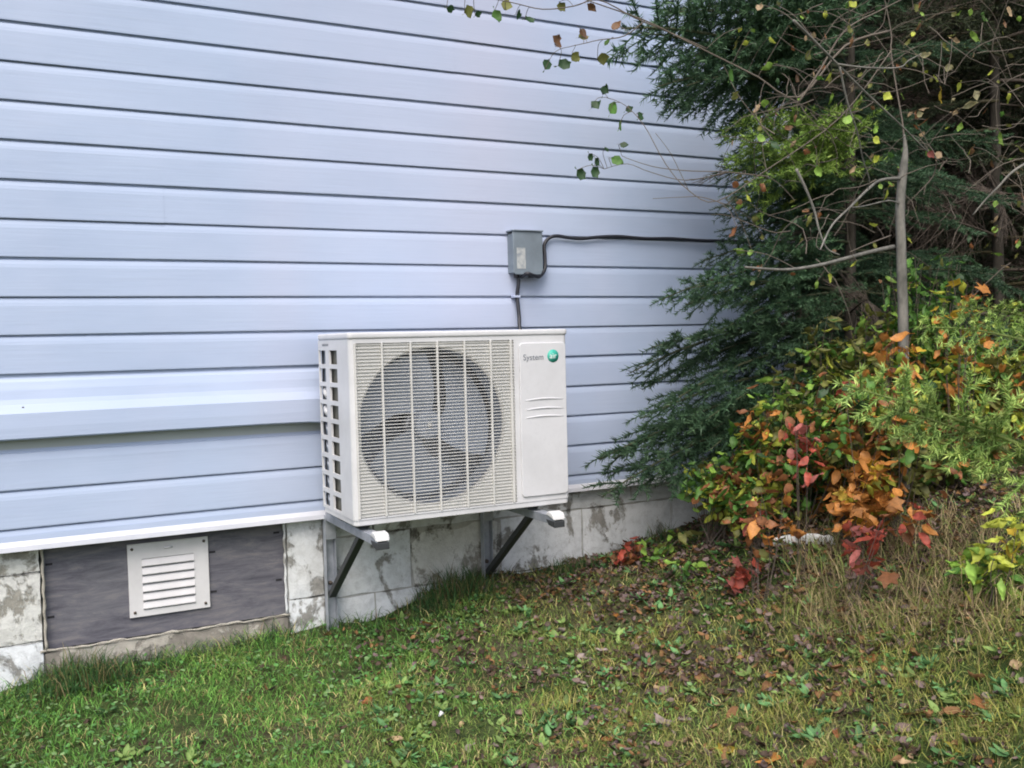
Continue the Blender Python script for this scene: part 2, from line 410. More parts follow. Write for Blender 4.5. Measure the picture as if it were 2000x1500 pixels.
# foundation: mortar backing and blocks set slightly proud
mb = MB(); mb.box((XL, .026, -.7), (.05, .030, .362)); mb.box((.74, .026, -.7), (XR-.02, .030, .362))
mb.box((.05, .026, -.7), (.74, .030, .06))
mb.build('mortar_bed', M_mortar, house)
def block(x0, x1, z0, z1, m_=None, dep=.0, nm='concrete_block'):
    mb = MB(); nxs = max(2, int((x1-x0)/.04)); nzs = max(2, int((z1-z0)/.04)); g_ = .003
    vv = []; ff = []
    x0 += g_; x1 -= g_; z0 += g_; z1 -= g_
    for j in range(nzs+1):
        for i in range(nxs+1):
            x = x0+(x1-x0)*i/nxs; z = z0+(z1-z0)*j/nzs
            e = min(i, nxs-i, j, nzs-j)
            x_ = x+(0 if 0 < i < nxs else .002*math.sin(z*60+i)); z_ = z+(0 if 0 < j < nzs else .002*math.sin(x*47+j))
            y = .0185+dep + (.0035 if e == 0 else 0) + (mnoise.noise(Vector((x*9, z*9, x0)))*.003)
            vv.append((x_, y, z_))
    for j in range(nzs):
        for i in range(nxs):
            a_ = j*(nxs+1)+i; ff.append((a_, a_+1, a_+nxs+2, a_+nxs+1))
    mb.add(vv, ff, None, False)
    bz = len(mb.v)
    # returns back into the wall
    ring = [(x0,z0),(x1,z0),(x1,z1),(x0,z1)]
    for k in range(4):
        (xa, za), (xb, zb) = ring[k], ring[(k+1) % 4]
        mb.add([(xa,.022+dep,za),(xb,.022+dep,zb),(xb,.05,zb),(xa,.05,za)], [(0,1,2,3)])
    return mb.build(nm, m_ or M_block, house, normals=False)
rows = [(-.29, -.095), (-.095, .10), (.10, .293), (.293, .362)]
J = W(804, 1100, .02).x; J2 = W(1138, 1060, .02).x
for r_, (z0, z1) in enumerate(rows):
    # left of the opening
    for a_, b2 in ((-1.55, -1.15), (-1.15, -.75), (-.75, -.35), (-.35, .055)):
        block(a_, b2, z0, z1, M_block2 if r_ != 1 else M_block)
    if z1 <= .101:
        pass
    st = [.855, J, J+.33, J2, 2.2, 2.6, XR-.02] if r_ % 2 == 0 else [.855, 1.02, 1.40, 1.62, 2.02, 2.42, XR-.02]
    for k in range(len(st)-1):
        block(st[k], st[k+1], z0, z1, M_block2 if (r_ == 2 and k == 1) else M_block, .004 if (r_ == 2 and k == 1) else 0)
block(.738, .855, .115, .362, M_block); block(.738, .855, -.29, .115, M_block)     # pier between opening and bracket
block(.055, .738, -.29, .068, M_sill, .0, 'window_sill')
# pale mortar bead along the sill and left jamb
mb = MB(); pts = [(.045+i*.695/40, .020+.002*math.sin(i*1.7), .0705+.0015*math.sin(i*2.3)+.002*math.sin(i*.7)) for i in range(41)]
mb.tube(pts, [.0032+.001*math.sin(i*1.3) for i in range(41)], 6); mb.build('mortar_bead', M_foam, house)
mb = MB(); mb.tube([(.060+.0015*math.sin(i*1.9), .022, .072+i*.29/16) for i in range(17)], [.004+.001*math.sin(i*2.1) for i in range(17)], 6); mb.build('mortar_bead', M_foam, house)
mb = MB(); mb.tube([(.733+.0015*math.sin(i*1.9), .024, .075+i*.285/16) for i in range(17)], [.004+.001*math.sin(i*2.1) for i in range(17)], 6); mb.build('mortar_bead', M_block, house)
mb = MB(); mb.box((.058, .040, .07), (.735, .056, .372)); board = mb.build('plywood_board', M_ply, house)
for (px, py) in ((100, 1205), (96, 1102), (545, 1132), (540, 1040), (415, 1078), (418, 1155)):
    p = W(px, py, .04); mb = MB(); mb.box((p.x-.010, .0385, p.z-.003), (p.x+.008, .0415, p.z+.003)); mb.build('nail', mat('nail_hole', (.02,.02,.025,1), .9) if px == 100 else bpy.data.materials['nail_hole'], board)
# vent cover on the board
vx0, vx1, vz0, vz1 = .281, .506, .127, .340
vent = None
mb = MB()
mb.box((vx0, .0315, vz0), (vx0+.038, .0395, vz1)); mb.box((vx1-.042, .0315, vz0), (vx1, .0395, vz1))
mb.box((vx0+.038, .0315, vz0), (vx1-.042, .0395, vz0+.018)); mb.box((vx0+.038, .0315, vz1-.045), (vx1-.042, .0395, vz1))
vent = mb.build('vent_cover', M_vent, house)
mb = MB(); mb.box((vx0+.03, .0385, vz0+.01), (vx1-.03, .0398, vz1-.03), None); mb.build('vent_opening', M_dark, vent)
nsl = 6; zz0 = vz0+.018; zz1 = vz1-.045; ph = (zz1-zz0)/nsl
sm = MB(); sm.prism([(.0385, ph*.98), (.0335, ph*.90), (.0265, ph*.22), (.0275, ph*.13), (.0385, ph*.15)], 0, vx1-vx0-.080, 'x')
sme = sm.mesh('louvre_slat', M_vent)
for k in range(nsl):
    s_ = link('louvre_slat', sme, vent); s_.location = (vx0+.038, 0, zz0+ph*k)
scm = MB(); scm.tube([(0, 0, 0), (0, -.003, 0)], .0042, 10); scme = scm.mesh('screw', M_screw)
for (sx, sz) in ((vx0+.012, vz1-.014), (vx1-.012, vz1-.012), (vx1-.013, vz0+.014), (vx0+.014, vz0+.014)):
    s_ = link('screw', scme, vent); s_.location = (sx, .0318, sz)
mb = MB(); mb.tube([(vx0+.100, .0312, vz1-.020), (vx0+.112, .0308, vz1-.019), (vx0+.124, .0312, vz1-.018)], [.003, .0042, .003], 8); mb.build('embossed_mark', M_vent, vent)
# small nail in the popped panel
mb = MB(); p = W(45, 796, -.035); mb.tube([p, p+Vector((0, -.004, 0))], .003, 8); mb.build('nail_head', M_screw, house)

# ------------------------------------------------------------------ outdoor unit
ux0, ux1, uz0, uz1, uyF, uyB = .822, 1.509, .402, .934, -.400, -.105
unit = empty('heat_pump_unit', ((ux0+ux1)/2, (uyF+uyB)/2, uz0))
tag(unit, 'ivory outdoor air conditioning unit with round fan grille, fixed to the wall on brackets', 'air conditioner')
RC = .014
def rrect(x0, x1, y0, y1, r, n=5):
    out = []
    for (cx, cy, a0) in ((x1-r, y1-r, 0), (x0+r, y1-r, 90), (x0+r, y0+r, 180), (x1-r, y0+r, 270)):
        for i in range(n+1):
            a = math.radians(a0+90*i/n); out.append((cx+r*math.cos(a), cy+r*math.sin(a)))
    return out
# lid
mb = MB(); mb.prism(rrect(ux0-.003, ux1+.003, uyF-.004, uyB, RC, 8), uz1-.018, uz1, 'z'); mb.build('top_lid', M_case, unit, .006, 3)
mb = MB(); mb.prism(rrect(ux0+.002, ux1-.002, uyF+.002, uyB, RC, 8), uz0, uz0+.016, 'z'); mb.build('base_pan', M_case, unit, .002)
# shell: corner column, frame round the grille, right side, back
gx0, gx1 = ux0+RC+.003, W(1007, 830, uyF).x; gz0, gz1 = uz0+.020, uz1-.030
cz0, cz1 = uz0+.016, uz1-.018
def arc(cx, cy, r, a0, a1, n=8): return [(cx+r*math.cos(math.radians(a0+(a1-a0)*i/n)), cy+r*math.sin(math.radians(a0+(a1-a0)*i/n))) for i in range(n+1)]
sideY = -.318
col = arc(ux0+RC, uyF+RC, RC, 180, 270) + [(gx0, uyF), (gx0, uyF+.02), (ux0+RC, uyF+.02), (ux0+.02, uyF+RC), (ux0+.02, sideY), (ux0, sideY)]
mb = MB(); mb.prism(col, cz0, cz1, 'z'); o = mb.build('corner_casing', M_case, unit)
colr = [(gx1, uyF+.01), (gx1, uyF)] + arc(ux1-RC, uyF+RC, RC, 270, 360) + [(ux1, uyB), (ux1-.01, uyB), (ux1-.01, uyF+.03), (gx1+.01, uyF+.02)]
mb = MB(); mb.prism(colr, cz0, cz1, 'z'); mb.build('right_casing', M_case, unit)
mb = MB(); mb.box((gx0, uyF, cz0), (gx1, uyF+.012, gz0)); mb.box((gx0, uyF, gz1), (gx1, uyF+.012, cz1)); mb.build('front_rail', M_case, unit)
mb = MB(); mb.box((ux0+.01, uyB-.004, cz0), (ux1-.01, uyB, cz1)); mb.build('back_panel', M_dark, unit)
# orifice plate with the round opening
fc = (W(848, 831, uyF).x+.002, .6655); FR = .2215; NS = 72
yo = uyF+.0052; mb = MB(); vv = []; ff = []
angs = sorted([2*math.pi*i/NS for i in range(NS)])
hx0, hx1, hz0, hz1 = gx0, gx1, gz0, gz1
for a in angs:
    ca, sa = math.cos(a), math.sin(a)
    t = min(((hx1-fc[0])/ca if ca > 1e-6 else 9), ((hx0-fc[0])/ca if ca < -1e-6 else 9), ((hz1-fc[1])/sa if sa > 1e-6 else 9), ((hz0-fc[1])/sa if sa < -1e-6 else 9))
    vv.append((fc[0]+ca*t, yo, fc[1]+sa*t)); vv.append((fc[0]+ca*(FR+.006), yo, fc[1]+sa*(FR+.006)))
    vv.append((fc[0]+ca*FR, yo+.006, fc[1]+sa*FR)); vv.append((fc[0]+ca*FR, yo+.014, fc[1]+sa*FR))
for i in range(NS):
    j = (i+1) % NS
    for k in range(3): ff.append((i*4+k, i*4+k+1, j*4+k+1, j*4+k))
for (cx_, cz_) in ((hx0, hz0), (hx1, hz0), (hx1, hz1), (hx0, hz1)): pass
mb.add(vv, ff, None, False)
mb.box((gx0, yo+.001, gz0), (gx0+.012, yo+.004, gz1)); 
o = mb.build('fan_shroud', M_grille, unit, normals=False)
mb = MB()
for (cx_, cz_, sx, sz) in ((hx0, hz0, 1, 1), (hx1, hz0, -1, 1), (hx1, hz1, -1, -1), (hx0, hz1, 1, -1)):
    mb.box((cx_, yo+.0012, cz_), (cx_+sx*.06, yo+.004, cz_+sz*.06))
mb.build('shroud_corner', M_grille, unit)
mb = MB(); vv = []; ff = []
for i in range(48):
    a = 2*math.pi*i/48; vv += [(fc[0]+math.cos(a)*(FR+.012), yo+.014, fc[1]+math.sin(a)*(FR+.010)), (fc[0]+math.cos(a)*(FR+.002), yo+.085, fc[1]+math.sin(a)*(FR+.002))]
for i in range(48): j = (i+1) % 48; ff.append((i*2, i*2+1, j*2+1, j*2))
mb.add(vv, ff, None, True); mb.build('orifice_ring', M_blade, unit, normals=False)
# grille bars
NB = 52; bm_ = MB(); L_ = gx1-gx0; hb = .0020
bm_.box((0, -.0020, -hb/2), (L_, .0015, hb/2)); bme = bm_.mesh('grille_bar', M_grille)
for k in range(NB):
    z = gz0+(gz1-gz0)*(k+.5)/NB; o = link('grille_bar', bme, unit); o.location = Vector((gx0, uyF+.003, z)) - Vector((0, 0, 0))
for (px) in (697, 750, 806, 858, 911, 962, 1001):
    x = W(px, 835, uyF).x; mb = MB(); w_ = .0024 if 700 < px < 1000 else .003
    mb.box((x-w_, uyF-.002, gz0), (x+w_, uyF+.005, gz1)); mb.build('grille_rib', M_grille, unit)
# fan
fan = MB(); yb = uyF+.060
fan.tube([(fc[0], yb-.022, fc[1]), (fc[0], yb-.018, fc[1]), (fc[0], yb+.03, fc[1])], [.030, .042, .045], 24)
hub = fan.build('fan_hub', M_blade, unit)
mb = MB(); mb.tube([(fc[0], yb-.026, fc[1]), (fc[0], yb-.022, fc[1])], .008, 12); mb.build('hub_nut', M_white, unit)
for b in range(3):
    mb = MB(); vv = []; ff = []; NR, NA = 8, 10; a0 = math.radians(70+120*b)
    for i in range(NR+1):
        r = .040+(.205-.040)*i/NR; tr = i/NR
        for j in range(NA+1):
            u = j/NA; span = math.radians(62+38*math.sin(tr*math.pi*.6)); a = a0+u*span+tr*.35
            vv.append((fc[0]+r*math.cos(a), yb-.008+.050*u*(.4+.6*tr)+.01*math.sin(u*math.pi), fc[1]+r*math.sin(a)))
    for i in range(NR):
        for j in range(NA): q = i*(NA+1)+j; ff.append((q, q+1, q+NA+2, q+NA+1))
    mb.add(vv, ff, None, True); mb.build('fan_blade', M_blade, unit, normals=False)
mb = MB(); mb.box((fc[0]-.02, yb+.05, cz0), (fc[0]+.02, yb+.07, cz1)); mb.tube([(fc[0], yb+.03, fc[1]), (fc[0], yb+.10, fc[1])], .05, 20); mb.build('fan_motor', M_steel, unit)
M_coilb = mat('rear_coil', (.62, .70, .82, 1), .6, 0)
mb = MB(); mb.box((ux0+.03, uyB-.035, cz0+.005), (gx1-.005, uyB-.008, cz1-.005)); mb.build('rear_coil', M_coilb, unit)
mb = MB(); mb.box((gx1-.004, uyF+.03, cz0), (gx1+.001, uyB-.01, cz1)); mb.build('divider_plate', M_steel, unit)
# left side: frame with 2 x 9 openings, coil behind
sx = ux0; bars = MB(); t_ = .006
ycols = [(-.112, -.176), (-.214, -.288)]
zr = [(.886-.0525*k, .887-.0525*k-.041) for k in range(9)]
bars.box((sx, uyB, cz0), (sx+t_, ycols[0][0], cz1)); bars.box((sx, ycols[0][1], cz0), (sx+t_, ycols[1][0], cz1)); bars.box((sx, ycols[1][1], cz0), (sx+t_, sideY, cz1))
for (ya, yb2) in ycols:
    zs_ = [cz1]+[v for r_ in zr for v in r_]+[cz0]
    for k in range(0, len(zs_), 2): bars.box((sx, ya, zs_[k]), (sx+t_, yb2, zs_[k+1]))
bars.build('side_guard', M_case, unit)
mb = MB(); mb.box((sx+.012, -.292, cz0+.002), (sx+.03, -.19, cz1-.002)); mb.build('side_coil', M_coil, unit)
M_fins = mat('grey_blue_fins', (.11, .14, .19, 1), .5)
mb = MB(); mb.box((sx+.014, -.188, cz0+.002), (sx+.03, uyB-.006, cz1-.002)); mb.build('side_coil', M_fins, unit)
for k, (za, zb) in enumerate(zr):
    if k in (0, 1): continue
    mb = MB(); w_ = .016 if k in (2, 3) else .007
    mb.tube([(sx+.010, -.155, (za+zb)/2-.011), (sx+.008, -.145+.0, (za+zb)/2), (sx+.010, -.135, (za+zb)/2+.010)], [w_*.5, w_*.55, w_*.5], 6); mb.build('coil_tube', M_case if k in (2, 3) else M_steel, unit)
mb = MB(); p0 = (sx-.0008, -.175, .898)
for i in range(7): mb.box((sx-.0008, -.150-.009*i, .8985), (sx-.0001, -.150-.009*i-.005, .9045+.001*(i % 2)))
mb.build('side_print', M_grayprint, unit)
# service panel
sp0 = W(1016, 830, uyF).x; sp1 = W(1106, 820, uyF).x; sz0, sz1 = uz0+.020, uz1-.040
mb = MB(); mb.prism(rrect(sp0, sp1, sz0+.012, sz1, .012, 5), uyF-.0055, uyF-.0005, 'y'); sp = mb.build('service_panel', M_panel, unit, .0025, 3)
for zc in (.722, .694, .670):
    mb = MB(); n_ = 14; xa, xb = sp0+.016, sp1-.012
    pts = [(xa+(xb-xa)*i/n_, uyF-.0050-.0008*math.sin(math.pi*i/n_), zc+.004*math.sin(math.pi*i/n_)) for i in range(n_+1)]
    mb.tube(pts, [.0010+.0018*math.sin(math.pi*i/n_)**.5 if 0 < i < n_ else .001 for i in range(n_+1)], 8); mb.build('embossed_ridge', M_panel, sp)
def text(body, name, size, loc, ma, parent, bold=0.0):
    cu = bpy.data.curves.new(name, 'FONT'); cu.body = body; cu.size = size; cu.extrude = .0004; cu.offset = bold; cu.align_x = 'CENTER'; cu.align_y = 'CENTER'
    to = bpy.data.objects.new(name, cu); COL.objects.link(to)
    me = bpy.data.meshes.new_from_object(to); bpy.data.objects.remove(to)
    me.materials.clear(); me.materials.append(ma)
    R_ = Matrix.Rotation(math.radians(90), 4, 'X'); me.transform(Matrix.Translation(loc) @ R_)
    return link(name, me, parent)
lg = W(1080, 695, uyF-.006); tx = W(1042, 698, uyF-.006)
mb = MB(); mb.tube([(lg.x, uyF-.0054, lg.z), (lg.x, uyF-.0064, lg.z)], .0195, 32); disc = mb.build('logo_disc', M_green, unit)
text('air', 'logo_letters', .024, (lg.x, uyF-.0068, lg.z), M_whiteprint, disc)
text('System', 'logo_letters', .0245, (tx.x, uyF-.0060, tx.z), M_grayprint, sp, .0)

# ------------------------------------------------------------------ brackets
def bracket(xc, label):
    b = empty('wall_bracket', (xc, -.0, .385)); tag(b, label, 'bracket', 'steel brackets carrying the outdoor unit')
    g_ = H(xc, 0)
    mb = MB(); mb.box((xc-.017, -.008, g_-.03), (xc+.017, -.004+.0, .372)); mb.box((xc-.017, -.030, g_-.03), (xc-.014, -.008, .372)); mb.box((xc+.014, -.030, g_-.03), (xc+.017, -.008, .372))
    mb.box((xc-.017, -.034, .30), (xc+.017, -.030, .372)); mb.build('post', M_steel, b, .001)
    mb = MB(); mb.box((xc-.017, -.034, .3725), (xc+.017, -.004, .3765)); 
    mb.box((xc-.016, -.505, .383), (xc+.016, -.034, .3865)); mb.box((xc-.016, -.505, .362), (xc-.013, -.034, .383)); mb.box((xc+.013, -.505, .362), (xc+.016, -.034, .383)); mb.build('arm', M_steel, b, .001)
    mb = MB(); a = Vector((xc, -.026, .125)); e = Vector((xc, -.345, .372)); d = (e-a).normalized(); nrm = Vector((0, d.z, -d.y))
    v = []
    for P_ in (a, e):
        for (sx_, sn) in ((-.011, -.009), (.011, -.009), (.011, .009), (-.011, .009)): v.append(P_+Vector((sx_, 0, 0))+nrm*sn)
    mb.add(v, [(0,1,2,3),(7,6,5,4),(0,4,5,1),(1,5,6,2),(2,6,7,3),(3,7,4,0)]); mb.build('brace', M_steel_d, b, .0015)
    mb = MB(); mb.prism([(-.512, .376), (-.508, .390), (-.498, .397), (-.478, .399), (-.466, .393), (-.460, .3868), (-.480, .384)], xc-.020, xc+.020, 'x'); mb.build('end_cap', M_white, b, .005, 3)
    mb = MB(); mb.prism([(-.511, .354), (-.511, .3735), (-.460, .3735), (-.475, .358)], xc-.018, xc+.018, 'x'); mb.build('end_plug', M_steel_d, b, .002)
    for yy in (-.19, -.33):
        mb = MB(); mb.box((xc-.019, yy-.022, .387), (xc+.019, yy+.022, .4015)); mb.build('rubber_foot', M_steel_d, b, .002)
    for zz in (.345, .16):
        mb = MB(); mb.tube([(xc, -.008, zz), (xc, -.016, zz)], .007, 6); mb.build('bolt', M_screw, b)
    return b
XB1 = W(642, 1100, -.02).x; XB2 = W(950, 1080, -.02).x
bracket(XB1+.006, 'galvanised steel bracket under the left end of the outdoor unit, beside the plywood opening')
bracket(XB2+.004, 'galvanised steel bracket under the right half of the outdoor unit, against bare white blocks')

# ------------------------------------------------------------------ box and cables
yj = -.062
a = W(1003, 452, yj); b_ = W(1060, 538, yj)
jb = empty('electrical_box', ((a.x+b_.x)/2, -.02, b_.z)); tag(jb, 'small grey electrical disconnect box on the siding above the outdoor unit', 'electrical box')
mb = MB(); mb.box((a.x, yj+.008, b_.z+.008), (b_.x, -.012, a.z-.004)); mb.build('back_box', M_box, jb, .004, 3)
mb = MB(); mb.prism([(a.x-.003, a.z+.002), (b_.x+.003, a.z+.002), (b_.x+.003, b_.z+.018), (b_.x-.006, b_.z+.002), (a.x+.006, b_.z+.002), (a.x-.003, b_.z+.010)], yj, yj+.0075, 'y'); cv = mb.build('cover', M_box, jb, .003, 3)
mb = MB(); mb.box((a.x+.010, yj-.0008, b_.z+.022), (a.x+.043, yj-.0001, b_.z+.092)); mb.build('faded_sticker', M_stk, cv)
mb = MB(); mb.prism(rrect(a.x-.006, b_.x+.006, yj-.005, -.014, .006, 3), a.z+.0025, a.z+.006, 'z'); mb.build('rain_hood', M_box, jb)
mb = MB(); mb.tube([(a.x+.022, -.035, b_.z-.008), (a.x+.022, -.035, b_.z+.008)], .010, 12); mb.tube([(b_.x-.030, -.035, b_.z-.006), (b_.x-.030, -.035, b_.z+.008)], .010, 12); mb.build('cable_gland', M_cable, jb)
def smooth_path(pts, n=6):
    pts = [Vector(p) for p in pts]; out = []
    for i in range(len(pts)-1):
        p0, p1, p2, p3 = pts[max(i-1, 0)], pts[i], pts[i+1], pts[min(i+2, len(pts)-1)]
        for k in range(n):
            t = k/n; out.append(.5*((2*p1)+(p2-p0)*t+(2*p0-5*p1+4*p2-p3)*t*t+(-p0+3*p1-3*p2+p3)*t**3))
    out.append(pts[-1]); return out
pth = [W(1018, 541, -.04), W(1030, 534, -.07), W(1042, 538, -.066), W(1054, 540, -.055), W(1064, 525, -.045), W(1064, 500, -.035), W(1063, 480, -.028), W(1070, 467, -.026), W(1085, 461, -.026), W(1110, 464, -.024), W(1135, 466, -.025), W(1170, 463, -.024), W(1210, 462, -.024),
       W(1260, 466, -.024), W(1310, 466, -.024), W(1370, 470, -.025), W(1440, 471, -.025), W(1520, 476, -.026), (XR+.01, -.035, 1.25), (XR+.02, .03, 1.2), (XR+.012, .3, 1.1)]
mb = MB(); mb.tube(smooth_path(pth), .0062, 8); tag(mb.build('black_cable', M_cable), 'black cable looping out of the grey box and running right along the siding', 'cable')
pth = [W(1013, 545, -.035), W(1012, 560, -.034), W(1010, 579, -.03), W(1012, 600, -.034), W(1014, 620, -.04), W(1015, 640, -.055), (W(1015, 640, -.06).x, -.085, .90), (W(1015, 640, -.06).x, -.10, .86)]
mb = MB(); mb.tube(smooth_path(pth), .0066, 8); c2_ = tag(mb.build('black_cable', M_cable), 'black cable hanging straight down from the grey box to the outdoor unit', 'cable')
p = W(1010, 579, -.036); mb = MB(); mb.box((p.x-.012, -.040, p.z-.004), (p.x+.012, -.012, p.z+.004)); mb.build('cable_clip', M_sid, c2_, .001)

# ------------------------------------------------------------------ leaf and bough shapes
def leaf_np(L=1., wd=.6, fold=.12, curl=.15, tip=1.0):
    ts = [0, .18, .42, .68, .88, 1]; hw = [.0, .72, 1., .74, .34, 0]
    v = []; f = []
    for t, w_ in zip(ts, hw):
        z = curl*math.sin(t*math.pi*.9)*-1+curl*.4
        v += [(t*L, -w_*wd/2*L, z*L+fold*w_*L), (t*L, 0, z*L), (t*L, w_*wd/2*L, z*L+fold*w_*L)]
    for i in range(5):
        for k in range(2):
            a, b = i*3+k, i*3+k+1
            f.append((a, b, b+3)); f.append((a, b+3, a+3))
    v += [(-.3*L, 0, .02*L), (-.3*L, .012*L, .02*L)]; n_ = len(v); f.append((n_-2, n_-1, 1))
    return np.array(v), np.array(f)
def maple_np(L=1.):
    out = []; lob = [(0, 1.), (28, .55), (52, .92), (80, .45), (108, .7), (140, .35), (180, .18)]
    pts = [(math.cos(math.radians(a))*r, math.sin(math.radians(a))*r) for a, r in lob]
    pts += [(x, -y) for x, y in pts[1:-1]][::-1]
    v = [(0, 0, 0)]+[(x*.55*L+.0, y*.55*L, .08*L*(x*x+y*y)*random.uniform(.2, 1.2)) for x, y in pts]; n_ = len(pts)
    f = [(0, 1+i, 1+(i+1) % n_) for i in range(n_)]
    return np.array(v), np.array(f)
def place_np(V, F, M, C):
    """M (n,3,3) , T (n,3) arrays -> joined arrays"""
    Rm, T = M; n_ = len(T)
    P_ = np.einsum('nij,kj->nki', Rm, V)+T[:, None, :]
    Fo = (F[None]+(np.arange(n_)*len(V))[:, None, None]).reshape(-1, F.shape[1])
    Co = np.repeat(C, len(V), 0)
    return P_.reshape(-1, 3), Fo, Co
def rot_np(n_, yaw=None, pitch=(-.6, .6), roll=(-.8, .8)):
    yaw = rng.uniform(0, 2*np.pi, n_) if yaw is None else yaw
    p = rng.uniform(*pitch, n_); r = rng.uniform(*roll, n_)
    cy, sy, cp, sp_, cr, sr = np.cos(yaw), np.sin(yaw), np.cos(p), np.sin(p), np.cos(r), np.sin(r)
    Z = np.zeros((n_, 3, 3))
    Z[:, 0, 0] = cy*cp; Z[:, 0, 1] = -sy*cr+cy*sp_*sr; Z[:, 0, 2] = sy*sr+cy*sp_*cr
    Z[:, 1, 0] = sy*cp; Z[:, 1, 1] = cy*cr+sy*sp_*sr; Z[:, 1, 2] = -cy*sr+sy*sp_*cr
    Z[:, 2, 0] = -sp_; Z[:, 2, 1] = cp*sr; Z[:, 2, 2] = cp*cr
    return Z

def make_bough(L, seed, green, tipc, droop=.12, needles=True, dens=1.0, wide=.42):
    """a conifer bough lying along +x: curved axis, side twigs, sub twigs, needles"""
    r = random.Random(seed); mb = MB(); segs = []
    ax = [Vector((L*t, .03*L*math.sin(t*3+seed), -droop*L*t*t+.05*L*math.sin(t*2.5))) for t in [i/10 for i in range(11)]]
    mb.tube(ax, [.006*L*1.4*(1-.85*i/10)+.0006 for i in range(11)], 5, (.06, .06, .04, 1)); segs.append((ax, .15))
    nb = int(12*L/.6) if L > .4 else 8
    for k in range(nb):
        t = .12+.86*k/nb+r.uniform(-.02, .02); t = min(t, .97); i = min(int(t*10), 9); fr = t*10-i
        b0 = ax[i].lerp(ax[i+1], fr)
        for sd_ in (-1, 1):
            if r.random() < .08: continue
            Ls = L*wide*(1-t)**.75*r.uniform(.7, 1.1)+.035
            an = math.radians(r.uniform(38, 62)); el = r.uniform(-.35, .25)
            d = Vector((math.cos(an), sd_*math.sin(an), el)).normalized()
            pts = [b0+d*Ls*s_ + Vector((.12*Ls*s_*s_, 0, -.22*Ls*s_*s_)) for s_ in (0, .33, .66, 1)]
            mb.tube(pts, [.0022, .0018, .0013, .0008], 4, (.06, .07, .04, 1), False); segs.append((pts, .35))
            ns_ = int(Ls/.042)
            for q in range(ns_):
                s_ = (q+.7)/(ns_+.5); jx = min(int(s_*3), 2); c0 = pts[jx].lerp(pts[jx+1], s_*3-jx)
                Lq = Ls*.38*(1-s_*.6)*r.uniform(.6, 1.1)+.012; a2 = (1 if q % 2 else -1)*math.radians(r.uniform(35, 55))
                d2 = (Matrix.Rotation(a2, 3, 'Z') @ d); d2.z += r.uniform(-.35, .15); d2.normalize()
                p2 = [c0, c0+d2*Lq*.5+Vector((0,0,-.01*Lq)), c0+d2*Lq+Vector((0, 0, -.12*Lq))]
                mb.tube(p2, [.0012, .001, .0006], 3, (.06, .08, .04, 1), False); segs.append((p2, 1))
    bV = np.array(mb.v); bC = np.array(mb.c)[:, :3]
    bC[len(ax)*5:] = np.array(green)*.8; bC[:len(ax)*5] = np.array(green)*.5+np.array([.05, .035, .02])
    # triangulate quads of bark
    tri = []
    for f in mb.f:
        for k in range(1, len(f)-1): tri.append((f[0], f[k], f[k+1]))
    bF = np.array(tri)
    if not needles: return bV, bF, bC
    rr = np.random.default_rng(seed); A = []; D = []; TT = []
    for pts, w_ in segs:
        for i in range(len(pts)-1):
            d = pts[i+1]-pts[i]; ln = d.length
            n_ = max(1, int(ln/.0016*dens)); u = rr.random(n_)
            A.append(np.array(pts[i])[None]+u[:, None]*np.array(d)[None]); D.append(np.repeat(np.array(d/max(ln,1e-6))[None], n_, 0)); TT.append(np.full(n_, w_)*((i+u)/(len(pts)-1)))
    A = np.concatenate(A); D = np.concatenate(D); TT = np.concatenate(TT); n_ = len(A)
    rd = rr.normal(size=(n_, 3)); rd[:, 2] = rd[:, 2]*.8+.25
    rd -= (rd*D).sum(1)[:, None]*D; rd /= np.linalg.norm(rd, axis=1)[:, None]+1e-9
    dirn = rd*.8+D*.65; dirn /= np.linalg.norm(dirn, axis=1)[:, None]
    side = np.cross(dirn, rr.normal(size=(n_, 3))); side /= np.linalg.norm(side, axis=1)[:, None]+1e-9
    ln = rr.uniform(.011, .019, n_)[:, None]; wd = .0014
    V_ = np.stack([A-side*wd, A+side*wd, A+dirn*ln], 1).reshape(-1, 3)
    F_ = np.arange(n_*3).reshape(-1, 3)+len(bV)
    g_ = np.array(green); t_c = np.array(tipc); k = np.clip(TT, 0, 1)[:, None]*.75*rr.uniform(.4, 1.2, (n_, 1))
    C_ = (g_*(1-k)+t_c*k)*rr.uniform(.7, 1.3, (n_, 1)); C_ = np.repeat(C_, 3, 0)
    return np.concatenate([bV, V_]), np.concatenate([bF, F_]), np.concatenate([bC, C_])

G1, G1t = (.042, .090, .048), (.085, .160, .070)
G2, G2t = (.12, .21, .04), (.34, .46, .09)
boughs_d = [np_mesh('bough', *make_bough(.62, 10+k, G1, G1t, droop=.03+.025*k, wide=.38), M_needle) for k in range(5)]
boughs_s = [np_mesh('bough', *make_bough(.36, 30+k, G1, G1t, droop=.05), M_needle) for k in range(3)]
boughs_l = [np_mesh('bough', *make_bough(.60, 50+k, (.20, .32, .08), (.58, .70, .20), droop=.03, wide=.19, dens=1.4), M_needle) for k in range(2)]
boughs_n = [np_mesh('bough', *make_bough(.60, 55+k, (.20, .32, .08), (.58, .70, .20), droop=.03, wide=.12), M_needle) for k in range(2)]
boughs_m = [np_mesh('bough', *make_bough(.45, 60+k, G2, G2t, droop=.06), M_needle) for k in range(2)]
boughs_dead = [np_mesh('dead_bough', *make_bough(.8, 70+k, G1, G1t, droop=.12, needles=False, wide=.5), M_twig_d) for k in range(4)]
boughs_far = [np_mesh('bough', *make_bough(.62, 90+k, (.032, .045, .022), (.065, .075, .032), droop=.2, dens=.45), M_needle) for k in range(3)]

